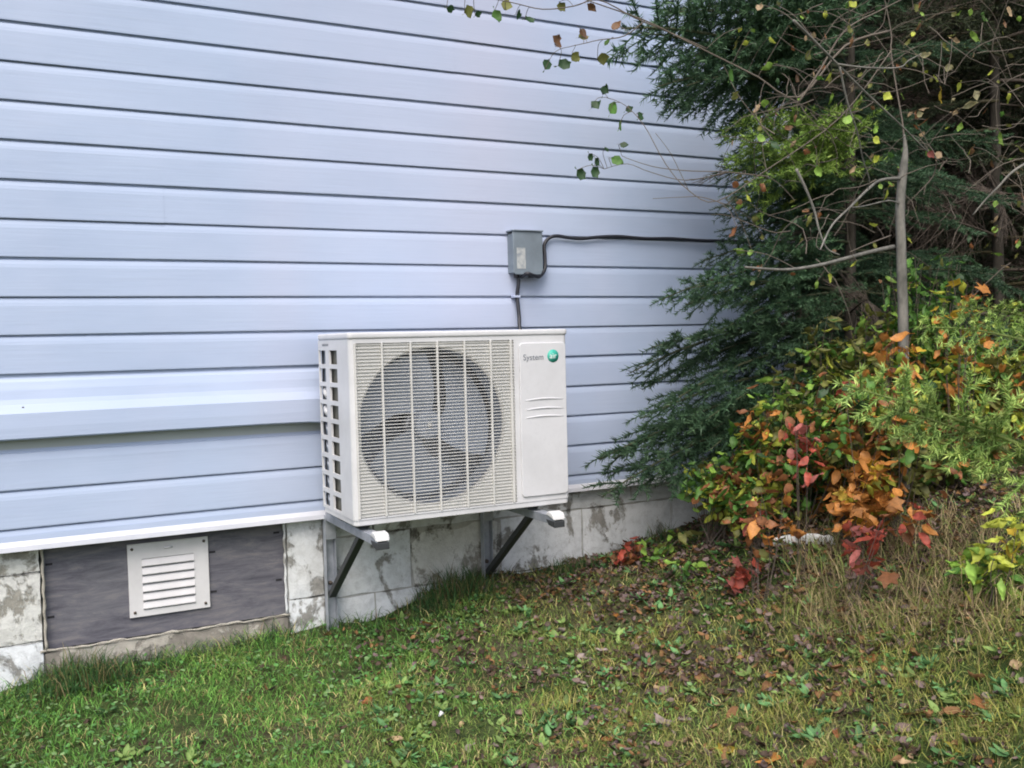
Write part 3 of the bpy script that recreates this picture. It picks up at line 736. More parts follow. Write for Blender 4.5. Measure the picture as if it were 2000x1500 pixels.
def orient(o, base, tip, L, roll=0.0, parent_loc=Vector((0, 0, 0))):
    d = Vector(tip)-Vector(base); ln = d.length; d.normalize()
    y = Vector((0, 0, 1)).cross(d)
    if y.length < 1e-3: y = Vector((0, 1, 0))
    y.normalize(); z = d.cross(y); y2 = y*math.cos(roll)+z*math.sin(roll); z2 = d.cross(y2)
    mm = Matrix((d, y2, z2)).transposed(); s_ = ln/L
    o.location = Vector(base); o.rotation_euler = mm.to_euler(); o.scale = (s_, s_, s_)
def trunk_mesh(base, top, r0, r1, ma, parent, wob=.02, n=10, name='trunk'):
    base = Vector(base); top = Vector(top); pts = []
    for i in range(n+1):
        t = i/n; p = base.lerp(top, t); pts.append(p+Vector((math.sin(t*5+base.x*9), math.cos(t*4+base.y*7), 0))*wob)
    mb = MB(); mb.tube(pts, [r0+(r1-r0)*i/n for i in range(n+1)], 9); return mb.build(name, ma, parent)

# ------------------------------------------------------------------ spruce at the corner of the house
def spruce(name, x, y, hgt, label, cat, specs=(), nrand=60, meshes=None, r0=.05, rl=.9, zmin=.25, dead=0, rs=1, group=None, yaw_rng=(0, 2*math.pi), dead_z=(.3, 2.2)):
    rr = random.Random(rs); g_ = H(x, y); t = empty(name, (x, y, g_)); tag(t, label, cat, group)
    trunk_mesh((x, y, g_-.05), (x+.03, y, g_+hgt), r0, .008, M_bark, t)
    for (base_z, tip, roll, ms, L) in specs:
        b = link('bough', rr.choice(ms), t); orient(b, Vector((x, y, base_z)), tip, L, roll)
    for k in range(nrand):
        z = zmin+(hgt-zmin-.1)*(k/nrand)**.9; ln = rl*(1-(z/hgt))**.7*rr.uniform(.7, 1.1)+.1
        a_ = rr.uniform(*yaw_rng); base = Vector((x, y, g_+z)); tip = base+Vector((math.cos(a_)*ln, math.sin(a_)*ln, -.12*ln+rr.uniform(-.1, .12)))
        b = link('bough', rr.choice(meshes), t); orient(b, base, tip, .62, rr.uniform(-.5, .5))
    for k in range(dead):
        z = rr.uniform(*dead_z); ln = rl*rr.uniform(.5, 1.0); a_ = rr.uniform(0, 2*math.pi)
        base = Vector((x, y, g_+z)); tip = base+Vector((math.cos(a_)*ln, math.sin(a_)*ln, rr.uniform(-.25, .15)*ln))
        b = link('dead_bough', rr.choice(boughs_dead), t); orient(b, base, tip, .8, rr.uniform(-1.2, 1.2))
    return t
TX, TY = 2.66, -.42
sp_ = []
def S(px, py, Y, dz=.12, roll=0., ms=None, L=.62): sp_.append((W(px, py, Y).z+dz, W(px, py, Y), roll, ms or boughs_d, L))
for (px, py, Y, dz, ro) in [
    (1158, 884, -.30, .16, .2), (1180, 918, -.38, .18, -.2), (1190, 838, -.28, .12, .3), (1240, 805, -.35, .12, .1), (1290, 925, -.42, .18, .2), (1240, 905, -.3, .2, .1),
    (1222, 690, -.30, .08, .35), (1250, 715, -.24, .12, .1), (1270, 680, -.38, .06, .3), (1290, 745, -.45, .10, .2), (1380, 880, -.5, .2, 0), (1350, 800, -.5, .12, .3), (1330, 850, -.4, .14, .2),
    (1285, 540, -.32, .03, .5), (1330, 590, -.36, .08, .3), (1340, 560, -.42, 0, .5), (1400, 620, -.45, .08, .2), (1440, 560, -.5, .05, .4),
    (1365, 475, -.36, .0, .6), (1405, 430, -.36, -.04, .4), (1395, 385, -.34, -.08, .5), (1390, 325, -.36, -.12, .6), (1430, 500, -.5, .02, .6), (1455, 420, -.3, -.02, .5), (1430, 340, -.5, -.1, .4), (1470, 300, -.34, -.1, .6), (1490, 380, -.5, 0, .5),
    (1300, 162, -.50, .12, .6), (1325, 168, -.55, .16, .5), (1265, 118, -.5, .05, .7), (1340, 125, -.45, .12, .5), (1190, 50, -.55, .0, .8), (1245, 70, -.5, .04, .6), (1270, 15, -.5, .02, .5), (1290, -10, -.5, 0, .6), (1350, 60, -.5, .05, .4), (1385, 135, -.4, .1, .5), (1330, 10, -.4, 0, .3), (1400, -40, -.5, 0, .3), (1420, 90, -.55, .1, .6), (1440, 40, -.4, .1, .3)]:
    S(px, py, Y, dz, ro)
for (px, py, Y, dz, ro) in [(1430, 230, -.5, -.1, .5), (1440, 275, -.55, -.12, .4), (1480, 240, -.6, -.1, .7), (1500, 330, -.65, 0, .5), (1560, 250, -.7, 0, .8)]:
    S(px, py, Y, dz, ro, boughs_m, .45)
spruce('spruce_tree', TX, TY, 3.6, 'dark green spruce standing against the corner of the blue house', 'spruce', sp_, 74, boughs_d, .022, .58, .3, 10, 3, yaw_rng=(-1.75, 1.3), dead_z=(.2, 1.4))

# other conifers to the right and behind
def at_px(px, Y): return W(px, 600, Y).x
spruce('spruce_tree', at_px(1950, -.25), -.25, 4.5, 'olive conifer with dead brown lower twigs at the right edge', 'spruce', (), 70, boughs_far, .026, 1.0, .5, 40, 5, dead_z=(.2, 3.4))
spruce('spruce_tree', at_px(1800, .35), .35, 5, 'conifer with dead brown twigs just behind the thin grey trunk', 'spruce', (), 84, boughs_far, .028, 1.1, .4, 30, 6, dead_z=(.1, 3.4))
spruce('spruce_tree', at_px(1640, 1.0), 1.0, 5.5, 'dark conifer behind the house corner, nearest the siding', 'spruce', (), 90, boughs_far, .07, 1.3, .1, 20, 7)
spruce('spruce_tree', at_px(1880, 1.5), 1.5, 6, 'dark conifer behind the twiggy conifers, towards the right edge', 'spruce', (), 100, boughs_far, .08, 1.5, .1, 25, 8)
spruce('spruce_tree', at_px(2080, .9), .9, 6, 'dark conifer cut off by the right edge of the view', 'spruce', (), 100, boughs_far, .08, 1.5, .1, 25, 9)
# far woods, one dense mass with depth
n_ = 60000; Xf = rng.uniform(4.2, 15, n_); Yf = rng.uniform(-3, 12, n_)
keep = ((Xf*.8+Yf*.75 > 7.0) | (Xf > 7.5)) & ~((Yf > 0) & (Xf < 5.5) & (Yf < 2.5)) & (Xf*.9+Yf*.5 < 12.5); Xf, Yf = Xf[keep], Yf[keep]; n_ = len(Xf)
Zf = hnp(Xf, Yf)+rng.uniform(0, 6.5, n_)*(.75+.5*vnoise(Xf, Yf, .8, 4))
lv, lf = leaf_np(.26, .7, .1, .1)
Cf = np.array([.022, .032, .018])[None]*rng.uniform(.5, 1.6, (n_, 1))*np.array([1, 1, 1])[None]
br = rng.random(n_) < .35; Cf[br] = np.array([.050, .040, .028])*rng.uniform(.5, 1.4, (br.sum(), 1))
V_, F_, C_ = place_np(lv[:15], lf[:20:2], (rot_np(n_, pitch=(-1.2, 1.2), roll=(-1.5, 1.5)), np.stack([Xf, Yf, Zf], 1)), Cf)
tag(link('far_woods', np_mesh('far_woods', V_, F_, C_, M_grass)), 'dark mass of woods behind the conifers at the right', 'woods', kind='stuff')

# ------------------------------------------------------------------ thin grey tree with round leaves
birch = empty('young_birch', (W(1764, 640, -1.0).x, -1.0, H(W(1764, 640, -1.0).x, -1.0)))
tag(birch, 'young birch with thin pale grey trunk, crooked bare twigs and small round leaves', 'birch')
def path(pl, Y0, Y1=None):
    Y1 = Y0 if Y1 is None else Y1
    return [W(px, py, Y0+(Y1-Y0)*i/max(1, len(pl)-1)) for i, (px, py) in enumerate(pl)]
bx = birch.location.x
pth = [Vector((bx+.005, -1.0, birch.location.z-.05))]+path([(1764, 640), (1762, 560), (1760, 480), (1758, 410), (1762, 350), (1768, 300), (1766, 262)], -1.0, -1.0)
mb = MB(); mb.tube(smooth_path(pth, 4), np.interp(np.linspace(0, 1, (len(pth)-1)*4+1), [0, .75, 1], [.0150, .0125, .0022]).tolist(), 8); mb.build('trunk', M_bark_p, birch)
br_list = [([(1550, 40), (1590, 80), (1635, 125), (1690, 180), (1760, 245), (1800, 285), (1835, 315)], -1.25, -1.1, .0036, M_bark_p),
 ([(1635, 125), (1690, 132), (1755, 132), (1775, 118), (1800, 105)], -1.2, -1.25, .0028, M_bark_p),
 ([(1755, 132), (1790, 138), (1820, 150), (1845, 165)], -1.22, -1.25, .0018, M_twig),
 ([(1767, 315), (1764, 250), (1752, 180), (1740, 100), (1740, 60), (1715, -60)], -1.0, -.95, .0030, M_twig),
 ([(1640, 130), (1655, 200), (1675, 260), (1685, 310), (1698, 350), (1695, 370)], -1.2, -1.1, .0026, M_bark_p),
 ([(1760, 348), (1720, 352), (1695, 370), (1660, 405), (1625, 440), (1602, 488)], -1.0, -1.15, .0048, M_bark_p),
 ([(1757, 398), (1735, 392), (1690, 402), (1665, 405)], -1.0, -1.12, .0028, M_bark_p),
 ([(1745, 482), (1700, 492), (1640, 508), (1590, 520), (1530, 527), (1455, 522)], -1.0, -1.25, .0065, M_bark_p),
 ([(1555, 330), (1572, 365), (1590, 410), (1600, 450), (1615, 485), (1640, 498)], -1.1, -1.12, .0042, M_bark_p),
 ([(1740, 460), (1700, 475), (1660, 492)], -1.0, -1.1, .0022, M_twig),
 ([(1740, 60), (1650, 90), (1560, 190), (1480, 150), (1430, 125), (1330, 75), (1260, 40), (1160, 5), (1080, -25)], -.95, -.75, .0034, M_twig),
 ([(1380, 95), (1300, 60), (1240, 35), (1170, 0), (1120, 12), (1060, 18), (1000, 5), (930, -8), (860, -15)], -.8, -.7, .0022, M_twig),
 ([(1740, 100), (1640, 230), (1500, 330), (1400, 393), (1345, 372), (1300, 320), (1258, 245), (1220, 205), (1183, 190)], -.97, -.65, .0018, M_twig),
 ([(1500, 345), (1420, 336), (1350, 334), (1290, 328), (1250, 318), (1215, 305)], -.8, -.65, .0018, M_twig),
 ([(1420, 336), (1340, 352), (1270, 336), (1225, 320), (1180, 330)], -.75, -.65, .0015, M_twig),
 ([(1345, 372), (1310, 300), (1280, 260)], -.7, -.68, .0012, M_twig),
 ([(1420, 400), (1370, 385), (1330, 385), (1275, 388)], -.75, -.68, .0015, M_twig),
 ([(1260, 40), (1220, 70), (1170, 78), (1140, 85), (1095, 95)], -.76, -.7, .0018, M_twig),
 ([(1560, 200), (1600, 140), (1650, 60), (1720, 20), (1780, -10)], -1.1, -1.2, .003, M_twig),
 ([(1830, 312), (1822, 345), (1790, 380), (1770, 400)], -1.1, -1.02, .002, M_twig),
 ([(2060, 290), (1985, 330), (1950, 365), (1925, 390), (1900, 420)], -1.3, -1.2, .004, M_bark_p),
 ([(2040, 130), (1985, 150), (1950, 170)], -1.3, -1.2, .0025, M_twig),
 ([(2060, 300), (1960, 320), (1880, 380)], -1.2, -1.1, .0018, M_twig)]
for pl, ya, yb2, r_, ma in br_list:
    pp = smooth_path(path(pl, ya, yb2), 4); mb = MB()
    mb.tube(pp, [max(.0008, r_*(1-.6*i/len(pp))) for i in range(len(pp))], 6); mb.build('branch', ma, birch)
BP = [q for pl, ya, yb2, r_, ma in br_list for q in smooth_path(path(pl, ya, yb2), 5)]
# a fuzz of finer crooked twigs
mb = MB(); rr = random.Random(5)
for k in range(90):
    px, py, Y = rr.uniform(1480, 2000), rr.uniform(-20, 520), rr.uniform(-1.15, -.6)
    p = W(px, py, Y); d = Vector((rr.uniform(-1, 1), rr.uniform(-.5, .5), rr.uniform(-.7, .7))).normalized(); pts = [p]
    for i in range(7):
        d = (d+Vector((rr.uniform(-.35, .35), rr.uniform(-.3, .3), rr.uniform(-.35, .3)))).normalized(); p = p+d*rr.uniform(.02, .05); pts.append(p.copy())
    mb.tube(pts, [.0016, .0015, .0014, .0012, .0011, .0009, .0008, .0006], 4, None, False)
o = mb.build('fine_twigs', M_twig, birch, normals=False); o['kind'] = 'stuff'

PAL = {'dgreen': (0.047, 0.104, 0.042), 'green': (0.108, 0.25, 0.048), 'lgreen': (0.283, 0.477, 0.086), 'ygreen': (0.52, 0.586, 0.086), 'yellow': (0.69, 0.497, 0.062), 'orange': (0.62, 0.27, 0.07), 'red': (0.5, 0.11, 0.075), 'pink': (0.5, 0.17, 0.15), 'rust': (0.33, 0.14, 0.06), 'brown': (0.246, 0.133, 0.066), 'pale': (0.48, 0.444, 0.252), 'grey': (0.33, 0.27, 0.255), 'tan': (0.435, 0.319, 0.189), 'olive': (0.206, 0.217, 0.061), 'dbrown': (0.087, 0.058, 0.041), 'mauve': (0.25, 0.18, 0.17)}
leafsh = {'round': leaf_np(.030, .85, .10, .12), 'oval': leaf_np(.042, .52, .12, .2), 'narrow': leaf_np(.060, .28, .10, .25), 'big': leaf_np(.07, .55, .10, .15), 'maple': maple_np(.09)}
_lm = {}
def leafmesh(shape, colr, vi=0, ma=None):
    k = (shape, colr, vi)
    if k not in _lm:
        V_, F_ = leafsh[shape]; r_ = np.random.default_rng(hash((len(shape), colr[0], vi)) % 99999)
        V2 = V_+r_.normal(size=V_.shape)*.045*V_.max(); base = np.array(PAL[colr])
        nb = base*(1+r_.normal(size=(len(V_), 1))*.12)
        edge = np.abs(V_[:, 1:2])/max(1e-6, np.abs(V_[:, 1]).max()); nb = nb*(1-.18*edge)
        _lm[k] = np_mesh('leaf', V2, F_, np.clip(nb, 0, 1), ma or M_leaf)
    return _lm[k]
def put_leaf(parent, p, shape, colr, s_=1., eul=None, name='leaf', ma=None):
    o = link(name, leafmesh(shape, colr, random.randrange(3), ma), parent)
    o.location = p; o.rotation_euler = eul or (random.uniform(-1.3, 1.3), random.uniform(.1, 1.3), random.uniform(0, 6.28)); o.scale = (s_,)*3
    return o
face = lambda: (random.uniform(.9, 1.9), random.uniform(-1.2, 1.2)+1.2, random.uniform(-.5, .5))
for (px, py, s_, cl) in [(880, 12, .9, 'dgreen'), (915, 22, 1.25, 'olive'), (936, 27, .7, 'dgreen'), (975, 15, 1.2, 'green'), (995, 16, 1.2, 'olive'), (1015, 24, 1.1, 'dgreen'), (1033, 34, 1.1, 'dgreen'),
    (1100, 0, 1., 'olive'), (1155, 5, 1., 'brown'), (1206, 55, 1.1, 'brown'), (1140, 52, 1.2, 'brown'), (1138, 70, 1.1, 'olive'), (1093, 88, 1.5, 'brown'), (1125, 100, 1.1, 'olive'), (1175, 113, 1.3, 'olive'),
    (1098, 125, 1.3, 'dgreen'), (1072, 132, 1.2, 'dgreen'), (1190, 85, .7, 'green'), (1185, 182, 1.1, 'dgreen'), (1163, 208, 1.2, 'dgreen'), (1200, 218, 1.3, 'green'), (1230, 213, .8, 'dgreen'), (1255, 228, 1.1, 'dgreen'),
    (1216, 248, 1.2, 'green'), (1218, 278, .9, 'dgreen'), (1202, 306, 1.2, 'green'), (1166, 322, 1.15, 'dgreen'), (1135, 328, 1.2, 'dgreen'), (1170, 305, .9, 'dgreen'), (1158, 296, .8, 'dgreen'), (1188, 287, .7, 'dgreen')]:
    Y = -.68; o = put_leaf(birch, W(px-8, py+4, Y), 'round', cl, s_*.95, (math.radians(90)+random.uniform(-.7, .7), random.uniform(-1.4, 1.4), random.uniform(-.7, .7)))
for (px, py, s_, cl, sh) in [(1800, 103, .9, 'pale', 'oval'), (1865, 190, 1.1, 'pale', 'oval'), (1885, 205, 1.3, 'pale', 'oval'), (1905, 185, 1.3, 'pale', 'round'), (1865, 215, .9, 'tan', 'oval'), (1832, 145, 1., 'ygreen', 'round'), (1850, 128, 1., 'pale', 'round'),
    (1842, 172, 1.1, 'yellow', 'oval'), (1730, 178, 1.1, 'ygreen', 'round'), (1655, 238, 1., 'lgreen', 'round'), (1690, 238, .8, 'lgreen', 'round'), (1710, 250, 1., 'lgreen', 'round'), (1665, 283, 1.2, 'lgreen', 'round'),
    (1600, 322, 1.1, 'lgreen', 'round'), (1710, 312, .9, 'ygreen', 'round'), (1712, 265, .9, 'ygreen', 'round'), (1430, 152, 1.3, 'green', 'round'), (1437, 178, 1., 'olive', 'round'), (1955, 255, 1.1, 'lgreen', 'oval'), (1925, 25, 1.4, 'green', 'oval'),
    (1900, 60, 1., 'lgreen', 'oval'), (1845, 78, 1., 'olive', 'oval'), (1865, 72, .9, 'tan', 'oval'), (1580, 112, 1., 'olive', 'round'), (1588, 65, .8, 'tan', 'round'), (1660, 50, .9, 'olive', 'round'), (1665, 8, 1., 'ygreen', 'round'), (1790, 15, 1., 'olive', 'round'), (1820, 290, .9, 'pink', 'round'), (1836, 305, .9, 'tan', 'round'), (1795, 220, .8, 'pale', 'round')]:
    put_leaf(birch, W(px-6, py+4, -1.2), sh, cl, s_*.85, (math.radians(90)+random.uniform(-.8, .8), random.uniform(-1.2, 1.2), random.uniform(-.6, .6)))
for k in range(200):
    px, py = random.uniform(1430, 2000), random.uniform(0, 560)
    put_leaf(birch, W(px, py, random.uniform(-1.1, -.6)), random.choice(['round', 'oval']), random.choice(['olive', 'olive', 'dgreen', 'green', 'ygreen', 'brown', 'rust', 'tan', 'lgreen']), random.uniform(.5, .85))

mb = MB(); rr = random.Random(77)
for ch in list(birch.children):
    if ch.name.startswith('leaf'):
        q = ch.location; n0 = min(BP, key=lambda v_: (v_-q).length)
        if (n0-q).length < .20:
            md_ = n0.lerp(q, .5)+Vector((rr.uniform(-.01, .01), 0, .012)); mb.tube(smooth_path([n0, md_, q], 3), .0008, 4, None, False)
o = mb.build('leaf_stalks', M_twig, birch, normals=False); o['kind'] = 'stuff'

# ------------------------------------------------------------------ light green spruce reaching in from the right
lx, ly = 2.75, -1.55
lt = spruce('young_spruce', lx, ly, 1.5, 'bright green young spruce reaching in at the right edge over the shrubs', 'spruce', (), 0, boughs_m, .02, .12, .5, 0, 12)
for (bp, tp, Yb, Yt, ro, ms, L) in [((2130, 955), (1640, 738), -1.58, -1.48, 1.15, boughs_l, .6), ((2140, 985), (1720, 800), -1.55, -1.50, .95, boughs_l, .6),
        ((2120, 690), (1790, 648), -1.45, -1.40, 1.2, boughs_n, .6), ((2150, 640), (1860, 610), -1.45, -1.40, .9, boughs_n, .6)]:
    b = link('bough', ms[len(lt.children) % 2], lt); orient(b, W(*bp, Yb), W(*tp, Yt), L, ro)

# ------------------------------------------------------------------ shrubs in autumn colour
def shrub(name, px, py, Y, r_, pal, nleaf, label, shape=('oval',), s_=(.6, 1.2), flat=.8, nobj=150, rs=0, cat='shrub', group=None, upright=False):
    rr = random.Random(rs); c_ = W(px, py, Y)
    if nleaf < 165 and py > 1040: c_ = on_ground(px, py+r_*500)+Vector((0, 0, r_*.8))
    g_ = H(c_.x, c_.y)
    base = Vector((c_.x+rr.uniform(-.03, .03), c_.y+.03, min(g_, c_.z-.04))); t = empty(name, base); tag(t, label, cat, group)
    nst = 30 if nleaf > 260 else 16 if nleaf > 240 else min(10, max(4, nleaf//6)); stems = MB(); ends = []
    for k in range(nst):
        while True:
            d = Vector((rr.uniform(-1, 1), rr.uniform(-1, 1), rr.uniform(-.9, 1)))
            if .45 < d.length < 1: break
        e = c_+Vector((d.x*r_, d.y*r_*.8, d.z*r_*flat)); a_ = rr.uniform(0, 6.28)
        b0 = base+Vector((math.cos(a_)*.3*r_, math.sin(a_)*.3*r_, -.02)); mid = b0.lerp(e, .55)+Vector((rr.uniform(-.35, .35)*r_, rr.uniform(-.3, .3)*r_, rr.uniform(0, .3)*r_))
        pts = smooth_path([b0, mid, e], 5); ends.append(pts); stems.tube(pts, [.0016*(1-.6*i/len(pts)) for i in range(len(pts))], 4, None, False)
    stems.build('stem', M_twig_d, t, normals=False)
    P_ = []
    for k in range(nleaf):
        pts = rr.choice(ends); q = pts[int(rr.uniform(.42, 1)**.7*(len(pts)-1))]
        P_.append(q+Vector((rr.gauss(0, 1), rr.gauss(0, 1), rr.gauss(0, .7)))*.022)
    cn = [rr.choice(pal) for _ in range(7)]; cc_ = [Vector((rr.uniform(-1, 1), rr.uniform(-1, 1), rr.uniform(-1, 1)))*r_+c_ for _ in range(7)]
    P_.sort(key=lambda q: (q-CAM).length)
    big = []; 
    for k, q in enumerate(P_):
        cl = cn[min(range(7), key=lambda i: (cc_[i]-q).length)] if rr.random() < .35 else rr.choice(pal)
        sh = rr.choice(shape); sc = rr.uniform(*s_)*(.66 if sh in ('big', 'maple') else 1)
        if k < nobj:
            e = (rr.uniform(-1.0, 1.0), rr.uniform(-.2, 1.0), rr.uniform(0, 6.28)); o = link('leaf', leafmesh(sh, cl, rr.randrange(3)), t); o.location = q; o.rotation_euler = e; o.scale = (sc,)*3
        else: big.append((q, sh, cl, sc))
    if big:
        Vs, Fs, Cs = [], [], []; off = 0
        for sh in set(b[1] for b in big):
            sel = [b for b in big if b[1] == sh]; T = np.array([list(b[0]) for b in sel]); sc = np.array([b[3] for b in sel])
            Cc = np.array([PAL[b[2]] for b in sel])*rng.uniform(.65, 1.2, (len(sel), 1))
            Rm = rot_np(len(sel), pitch=(-.3, 1.1), roll=(-1, 1))*sc[:, None, None]; v, f = leafsh[sh]
            a1, a2, a3 = place_np(v, f, (Rm, T), Cc); Vs.append(a1); Fs.append(a2+off); Cs.append(a3); off += len(a1)
        o = link('foliage', np_mesh('foliage', np.concatenate(Vs), np.concatenate(Fs), np.concatenate(Cs), M_leaf), t); o['kind'] = 'stuff'
    return t
G, LG, YG, OL, DG, OR, RD, YL, RU, BR, PK, TN = 'green', 'lgreen', 'ygreen', 'olive', 'dgreen', 'orange', 'red', 'yellow', 'rust', 'brown', 'pink', 'tan'
sh_ = [
 (1425, 935, -.55, .13, [G, LG, YG, OL, G, YG, RU], 330, 'yellow green leafy shrub where the foundation disappears, nearest the house wall', ('oval',)),
 (1500, 860, -.62, .15, [OL, G, OL, YG, RU, G, DG], 360, 'olive shrub in front of the lowest dark spruce bough', ('oval',)),
 (1550, 775, -.72, .14, [OL, LG, G, YG, OL, OL, RU], 260, 'shrub with long olive leaves, at the edge of the dark spruce', ('narrow', 'oval')),
 (1560, 850, -.80, .17, [OL, G, OR, YG, G, DG, RU], 320, 'olive green shrub in the middle of the thicket behind the dusky red leaves', ('oval',)),
 (1650, 660, -.72, .17, [G, OL, LG, YG, OL], 300, 'green shrub left of the thin grey trunk base', ('oval', 'narrow')),
 (1720, 760, -1.12, .15, [G, DG, OL, OR, YG, LG, RU], 420, 'dull green shrub with olive leaves, directly below the grey trunk', ('oval',)),
 (1600, 930, -.55, .19, [G, OL, DG, YG, OL, OR, RU], 330, 'green shrub above the red leaved plants and the white scrap', ('oval',)),
 (1740, 850, -.95, .20, [G, DG, OL, OL], 380, 'dark green shrub under the bright spruce branch', ('oval',)),
 (1830, 720, -.85, .20, [YG, OL, G, OR, YG, OL, OL, G], 420, 'yellow green shrub with orange leaves behind the bright spruce branch', ('oval',)),
 (1930, 760, -.95, .20, [OR, OL, G, YG, OR, G, OL, LG], 420, 'green and orange shrub at the right edge above the bright spruce branch', ('oval',)),
 (1960, 640, -.8, .20, [G, LG, OL, G, YG], 380, 'green shrub at the right edge beneath the bare twigs', ('oval',)),
 (1860, 860, -1.0, .18, [OL, G, RU, OL, OR], 320, 'olive and rust shrub at the right beneath the bright spruce branch', ('oval',)),
 (1500, 965, -.75, .10, [G, YG, OL, RU, G], 200, 'low green shrub with olive leaves behind the red orange plant', ('oval',)),
 (1580, 985, -.70, .10, [G, DG, OL, RU], 200, 'dark green low shrub directly above the white scrap', ('oval',)),
 (1650, 965, -.85, .11, [OL, OR, RU, G, YG], 180, 'low rust and green shrub behind the pinkish red plant', ('oval',)),
 (1740, 950, -.95, .12, [OL, G, RU, OL], 190, 'low olive shrub above the dry grass', ('oval',)),
 (1790, 560, -.85, .14, [G, LG, G, YG], 200, 'fresh green leafy shoots climbing beside the thin grey trunk', ('narrow', 'oval')),
 (1860, 520, -.8, .10, [G, DG], 70, 'broad green leaves right of the grey trunk', ('big',)),
 (1685, 915, -1.12, .10, [OR, YL, OR, OR, YG, OR], 150, 'orange and yellow leaved sapling in the lower middle of the thicket', ('oval', 'oval', 'maple')),
 (1885, 568, -1.05, .075, [OR, OR, YL, YG], 46, 'bright orange leaved sapling top right of the thicket', ('oval', 'maple')),
 (1745, 650, -1.12, .06, [OR, OR, YL, RU], 34, 'small orange leaved sapling at the foot of the grey trunk', ('oval',)),
 (1692, 715, -1.0, .045, [RD, RD, PK], 14, 'scarlet leaves standing out below the grey trunk', ('big',)),
 (1560, 825, -1.02, .05, [RD, PK, RU], 20, 'dusky red leaves in the middle left of the thicket', ('big',)),
 (1488, 985, -.98, .070, [RU, OR, OL, RD, RU, OR], 34, 'red orange low plant left of the white scrap', ('big', 'oval')),
 (1690, 1020, -1.28, .055, [RD, PK, RU, PK], 22, 'pinkish red low plant right of the white scrap', ('big', 'maple')),
 (1785, 980, -1.28, .05, [RD, OR, RU], 12, 'long drooping red orange leaves above the dry grass', ('big',)),
 (1455, 1130, -1.15, .055, [RD, PK, RD], 18, 'scarlet plant low on the ground left of centre of the bank', ('big', 'maple')),
 (1300, 1060, -.45, .085, [G, LG, G, OL], 46, 'low green plant at the foot of the foundation wall', ('big', 'oval')),
 (1370, 1105, -.8, .05, [LG, G], 12, 'pale green broad leaved seedling on the bank', ('big',)),
 (1230, 1078, -.22, .06, [RU, BR, RU, RD], 30, 'rust brown withered plant against the white foundation', ('oval',)),
 (1930, 1130, -1.75, .07, [LG, G, LG, YG], 70, 'light green leafy plant at the right edge in the dry grass', ('oval', 'narrow')),
 (1975, 1030, -1.6, .05, [YG, YL, YG], 26, 'yellow leaved plant at the right edge below the spruce branch', ('oval',)),
]
for i, (px, py, Y, r_, pal, nl, lab, shp) in enumerate(sh_):
    shrub('shrub' if nl > 100 else 'small_plant', px, py, Y, r_, pal, int(nl*1.45), lab, shp, rs=i+1, cat='shrub' if nl > 100 else 'plant')

# ------------------------------------------------------------------ ground cover in view
def in_view(X, Y, Z, mx=260, my=200):
    u, v, z = proj(np.stack([X, Y, Z], 1)); return (z > .5) & (u > -mx) & (u < 2000+mx) & (v > 500) & (v < 1500+my)
def scatter(n_):
    X = rng.uniform(-1.4, 3.9, n_); Y = -rng.uniform(0, 2.35, n_)**1.0; Z = hnp(X, Y); k = in_view(X, Y, Z); return X[k], Y[k], Z[k]
def blades(X, Y, Z, hgt, wd, lean, C, name, label, cat):
    n_ = len(X); a = rng.uniform(0, 2*np.pi, n_); dx, dy = np.cos(a), np.sin(a); b = rng.uniform(0, 2*np.pi, n_); lx_, ly_ = np.cos(b)*lean*hgt, np.sin(b)*lean*hgt
    B = np.stack([X, Y, Z-.004], 1); S_ = np.stack([dx*wd/2, dy*wd/2, 0*dx], 1)
    M1 = B+np.stack([lx_*.35, ly_*.35, hgt*.55], 1); T = B+np.stack([lx_, ly_, hgt*(1-.35*np.minimum(lean, 1.4)**2)], 1)
    V_ = np.stack([B-S_, B+S_, M1-S_*.8, M1+S_*.8, T], 1).reshape(-1, 3); o_ = (np.arange(n_)*5)[:, None]
    F_ = np.concatenate([np.array([[0, 1, 3]])+o_, np.array([[0, 3, 2]])+o_, np.array([[2, 3, 4]])+o_], 0)
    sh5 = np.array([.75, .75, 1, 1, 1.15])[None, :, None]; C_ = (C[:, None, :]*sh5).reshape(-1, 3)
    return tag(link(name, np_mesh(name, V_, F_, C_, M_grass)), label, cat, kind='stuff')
X, Y, Z = scatter(330000)
# lushness: green on the left, straggly and olive on the right bank
lush = np.clip(1.25-(X-.35-Y*.12)/1.35, 0, 1); patch = fbm(X, Y, 3.2, 11); patch2 = fbm(X, Y, 9, 21)
keep = rng.random(len(X)) < np.clip(.26+.62*lush+(patch-.5)*2.4, .03, 1); keep &= ~((X > 1.45) & (Y > -1.25) & (rng.random(len(X)) < .72)); keep &= ~((X > 2.1) & (Y > -.5) & (rng.random(len(X)) < .6))
X, Y, Z, lush, patch, patch2 = (q[keep] for q in (X, Y, Z, lush, patch, patch2)); n_ = len(X)
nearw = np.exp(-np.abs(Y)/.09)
hg = rng.uniform(.012, .034, n_)*(.7+.7*patch2)+nearw*rng.uniform(0, .06, n_)
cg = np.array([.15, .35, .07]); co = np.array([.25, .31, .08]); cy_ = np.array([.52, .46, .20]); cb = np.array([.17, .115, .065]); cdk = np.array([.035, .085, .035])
k1 = np.clip(1-lush*.95+(patch-.5)*1.6+rng.normal(0, .22, n_), 0, 1)[:, None]; C = cg*(1-k1)+co*k1
r_ = rng.random(n_)[:, None]; pr = (.04+.10*(1-lush)+.25*(patch2 > .62))[:, None]; C = np.where(r_ < pr, cy_, C); C = np.where(r_ > .93-.12*(1-lush[:, None]), cb, C)
C = np.where((rng.random(n_) < nearw*.6)[:, None], cdk*1.2, C); C = C*rng.uniform(.5, 1.45, (n_, 1))*(.7+.6*fbm(X, Y, 6, 77))[:, None]  # many blades close to the wall painted darker, for the shade there
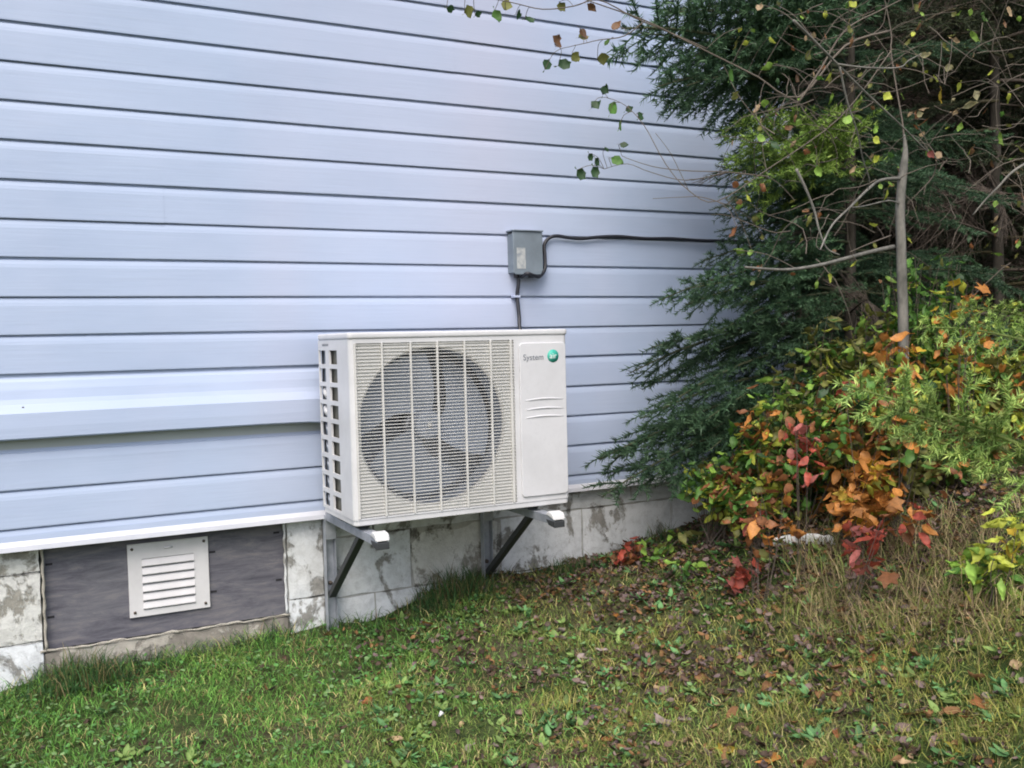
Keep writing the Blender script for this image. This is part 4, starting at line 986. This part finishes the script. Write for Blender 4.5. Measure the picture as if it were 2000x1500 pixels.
blades(X, Y, Z, hg, rng.uniform(.0014, .0030, n_), rng.uniform(.3, 1.5, n_), C, 'grass', 'short patchy green grass in front of the foundation, thinning to olive on the right', 'grass')
# taller tufts against the foot of the wall
n_ = 9000; X = rng.uniform(-.6, 2.1, n_); Y = -rng.uniform(.0, .14, n_); tall = vnoise(X, Y*0, 4.5, 31)
tall = .22+np.clip((tall-.5)*3.2, 0, 1.1); hz = rng.uniform(.02, .085, n_)*tall*np.where((X > 1.15) & (X < 1.5), 1.5, 1.); Z = hnp(X, Y)
C = np.where((rng.random(n_) < .7)[:, None], np.array([.05, .12, .04]), np.array([.20, .17, .08]))*rng.uniform(.5, 1.4, (n_, 1))  # shade at the wall foot put into the dark green of most tufts
blades(X, Y, Z, hz, rng.uniform(.0015, .0035, n_), rng.uniform(.1, .8, n_), C, 'tall_grass', 'tall grass tufts darkened for shade against the foot of the foundation wall', 'grass')
# dry grass on the bank
def dry(nc, region, nb, hr, name, label, cols=((.46, .37, .20), (.26, .19, .12), (.24, .30, .08))):
    XX_, YY_, HH_, LL_ = [], [], [], []
    for _ in range(nc):
        p = on_ground(rng.uniform(region[0], region[2]), rng.uniform(region[1], region[3])); k = rng.integers(nb//2, nb)
        XX_.append(rng.normal(p.x, .028, k)); YY_.append(rng.normal(p.y, .028, k)); HH_.append(rng.uniform(hr[0], hr[1], k)*rng.uniform(.5, 1.2)); LL_.append(rng.uniform(.2, 1.5, k))
    X = np.concatenate(XX_); Y = np.concatenate(YY_); hh = np.concatenate(HH_); n_ = len(X)
    C = np.where((rng.random(n_) < .45)[:, None], np.array(cols[0]), np.where((rng.random(n_) < .5)[:, None], np.array(cols[1]), np.array(cols[2])))*rng.uniform(.6, 1.3, (n_, 1))
    return blades(X, Y, hnp(X, Y), hh, rng.uniform(.0012, .0026, n_), np.concatenate(LL_), C, name, label, 'grass')
dry(130, (1560, 1010, 2080, 1250), 36, (.03, .13), 'dry_grass', 'long tan and brown dry grass on the bank below the shrubs at the right')
dry(240, (1050, 1180, 2050, 1480), 50, (.02, .055), 'olive_grass', 'olive yellow grass clumps on the leaf strewn ground at lower right', ((.36, .36, .09), (.22, .30, .07), (.42, .38, .15)))
# small round leaves of ground plants
X, Y, Z = scatter(60000); pt = fbm(X, Y, 4.5, 41); k = (pt > .52) & (rng.random(len(X)) < .55); X, Y, Z = X[k], Y[k], Z[k]; n_ = len(X)
v, f = leaf_np(.011, .8, .1, .1); C = np.where((rng.random(n_) < .6)[:, None], np.array([.10, .25, .07]), np.array([.19, .31, .13]))*rng.uniform(.5, 1.35, (n_, 1))
V_, F_, C_ = place_np(v[:18], f[:20], (rot_np(n_, pitch=(-.5, .5), roll=(-.5, .5))*rng.uniform(.6, 1.5, (n_, 1, 1)), np.stack([X, Y, Z+rng.uniform(.003, .02, n_)], 1)), C)
tag(link('ground_cover', np_mesh('ground_cover', V_, F_, C_, M_grass)), 'tiny round leaved creeping plants among the grass', 'ground cover', kind='stuff')
# broader weeds in rosettes
X, Y, Z = scatter(9000); k = (fbm(X, Y, 3, 61) > .50) & (rng.random(len(X)) < .30); X, Y, Z = X[k], Y[k], Z[k]; m_ = 7; nn = len(X)*m_
ya = rng.uniform(0, 6.28, nn); X2 = np.repeat(X, m_)+np.cos(ya)*.006; Y2 = np.repeat(Y, m_)+np.sin(ya)*.006
v, f = leaf_np(.026, .45, .12, .2); C = np.repeat(np.where((rng.random(len(X)) < .5)[:, None], np.array([.12, .26, .10]), np.array([.20, .30, .09])), m_, 0)*rng.uniform(.5, 1.4, (nn, 1))
V_, F_, C_ = place_np(v[:18], f[:20], (rot_np(nn, yaw=ya, pitch=(-.9, .0), roll=(-.4, .4))*rng.uniform(.6, 1.4, (nn, 1, 1)), np.stack([X2, Y2, np.repeat(Z, m_)+.006], 1)), C)
tag(link('weeds', np_mesh('weeds', V_, F_, C_, M_grass)), 'low leafy weeds growing in rosettes through the thin turf', 'weeds', kind='stuff')
# small brown litter crumbs
X, Y, Z = scatter(95000); k = rng.random(len(X)) < np.clip((X-.75-Y*.10)/1.2, .015, .95)*np.clip((fbm(X, Y, 4, 55)-.33)*3.5, .12, 1); X, Y, Z = X[k], Y[k], Z[k]; n_ = len(X)
v, f = leaf_np(.016, .6, .2, .3); cs = np.array([(.17, .115, .085), (.24, .18, .16), (.20, .15, .15), (.09, .065, .05), (.30, .17, .08)]); C = cs[rng.integers(0, 5, n_)]*rng.uniform(.5, 1.2, (n_, 1))
V_, F_, C_ = place_np(v[:18], f[:20], (rot_np(n_, pitch=(-.7, .7), roll=(-.9, .9))*rng.uniform(.5, 1.7, (n_, 1, 1)), np.stack([X, Y, Z+rng.uniform(.004, .022, n_)], 1)), C)
tag(link('leaf_litter', np_mesh('leaf_litter', V_, F_, C_, M_dead)), 'crumbled brown leaf litter between the grass blades', 'leaf litter', kind='stuff')

# ------------------------------------------------------------------ fallen leaves one by one
leafsh['curled'] = leaf_np(.050, .62, .32, .45); leafsh['flatdead'] = leaf_np(.045, .6, .15, .2)
def fallen(px, py, shape, colr, s_, label, group=None, lift=.012):
    p = on_ground(px, py); o = put_leaf(None, p+Vector((0, 0, lift)), shape, colr, s_, (random.uniform(-.5, .5), random.uniform(-.4, .4), random.uniform(0, 6.28)), 'fallen_leaf', M_dead)
    tag(o, label, 'leaf', group)
for a_ in [(840, 1228, 'maple', 'orange', .75, 'orange leaf in the grass below the middle of the foundation wall'),
           (730, 1375, 'curled', 'rust', .7, 'rust red leaf on the green lawn at lower left of centre'),
           (1210, 1212, 'maple', 'orange', .6, 'small orange leaf below the right end of the white foundation'),
           (1400, 1285, 'curled', 'grey', 1.25, 'large curled greyish purple leaf in the middle of the right bank'),
           (1740, 1340, 'curled', 'mauve', 1.5, 'large crumpled mauve leaf towards the right of the bank'),
           (1310, 1435, 'curled', 'grey', 1.2, 'long pale grey leaf near the bottom, right of the middle'),
           (1865, 1475, 'maple', 'yellow', .65, 'bright yellow leaf near the bottom right corner'),
           (1415, 1476, 'maple', 'yellow', .7, 'yellow leaf at the bottom edge right of the middle'),
           (1510, 1490, 'maple', 'orange', .8, 'orange leaf cut by the bottom edge'),
           (1700, 1220, 'curled', 'tan', .9, 'tan curled leaf in the middle of the right bank'),
           (1490, 1335, 'curled', 'grey', .9, 'small grey folded leaf below the large purple one'),
           (1670, 1405, 'flatdead', 'pale', .7, 'cream leaf low on the right bank'),
           (970, 1355, 'flatdead', 'rust', .6, 'small rust leaf on the lawn just below the right bracket')]:
    fallen(*a_)
kinds = [('curled', 'grey', 'curled pale grey leaf lying in the thin grass of the bank'), ('curled', 'mauve', 'curled mauve leaf lying in the thin grass of the bank'), ('flatdead', 'rust', 'flat oval rust leaf lying among the grass'), ('curled', 'brown', 'curled brown leaf lying in the thin grass of the bank'),
         ('flatdead', 'dbrown', 'flat dark brown leaf lying among the grass'), ('flatdead', 'tan', 'flat tan leaf lying among the grass'), ('maple', 'rust', 'small lobed rust leaf lying among the grass')]
for k in range(190):
    u = random.random()**.6; px = 620+1400*u**.85; lo = np.interp(px, [560, 900, 1200, 1330, 1500, 2000], [1290, 1200, 1140, 1110, 1090, 1150]); py = random.uniform(lo, 1510)
    sh, cl, lab = random.choices(kinds, [2, 3, 1.5, 4, 4, 3, 1.2])[0]; fallen(px, py, sh, cl, random.uniform(.35, .85), lab, {'dbrown': 'dark brown', 'grey': 'pale grey'}.get(cl, cl)+' '+('lobed' if sh == 'maple' else 'curled' if sh == 'curled' else 'flat')+' leaves strewn over the ground')

# white plastic scrap under the shrubs
a = on_ground(1505, 1072); b_ = on_ground(1628, 1072); mid = (a+b_)/2
mb = MB(); n_ = 14; vv = []; ff = []
jag = [0, .002, -.003, .006, -.004, .010, -.006, .004, -.012, .010, -.014, .016, -.01, .02, -.02]
for i in range(n_+1):
    t = i/n_; p = a.lerp(b_, t)+Vector((0, 0, .020+.006*math.sin(t*3)))
    hw = .003+.012*math.sin(min(1, t*1.6+.1)*math.pi*.5)
    if t > .75: hw *= .75+jag[i]*10
    for (dy, dz) in ((-hw*.8, -.008), (-hw*.3, hw*.55), (0, hw*.95+.004), (hw*.5, hw*1.05), (hw*.5+.003, hw*1.0-.004), (-hw*.8+.003, -.011)): vv.append(p+Vector((0, dy, dz)))
for i in range(n_):
    for k in range(6): ff.append((i*6+k, i*6+(k+1) % 6, (i+1)*6+(k+1) % 6, (i+1)*6+k))
ff += [tuple(range(6))[::-1], tuple(n_*6+k for k in range(6))]
mb.add(vv, ff, None, True); tag(mb.build('white_scrap', mat('white_plastic', (.85, .85, .83, 1), .5)), 'torn piece of white plastic lying on the ground under the shrubs', 'scrap')
p = on_ground(858, 1415); mb = MB(); mb.tube([p+Vector((0,0,.02)), p+Vector((.006,0,.028)), p+Vector((.014,.002,.024))], [.002, .006, .002], 6); tag(mb.build('paper_scrap', M_white), 'tiny white scrap on the green lawn near the bottom', 'scrap')
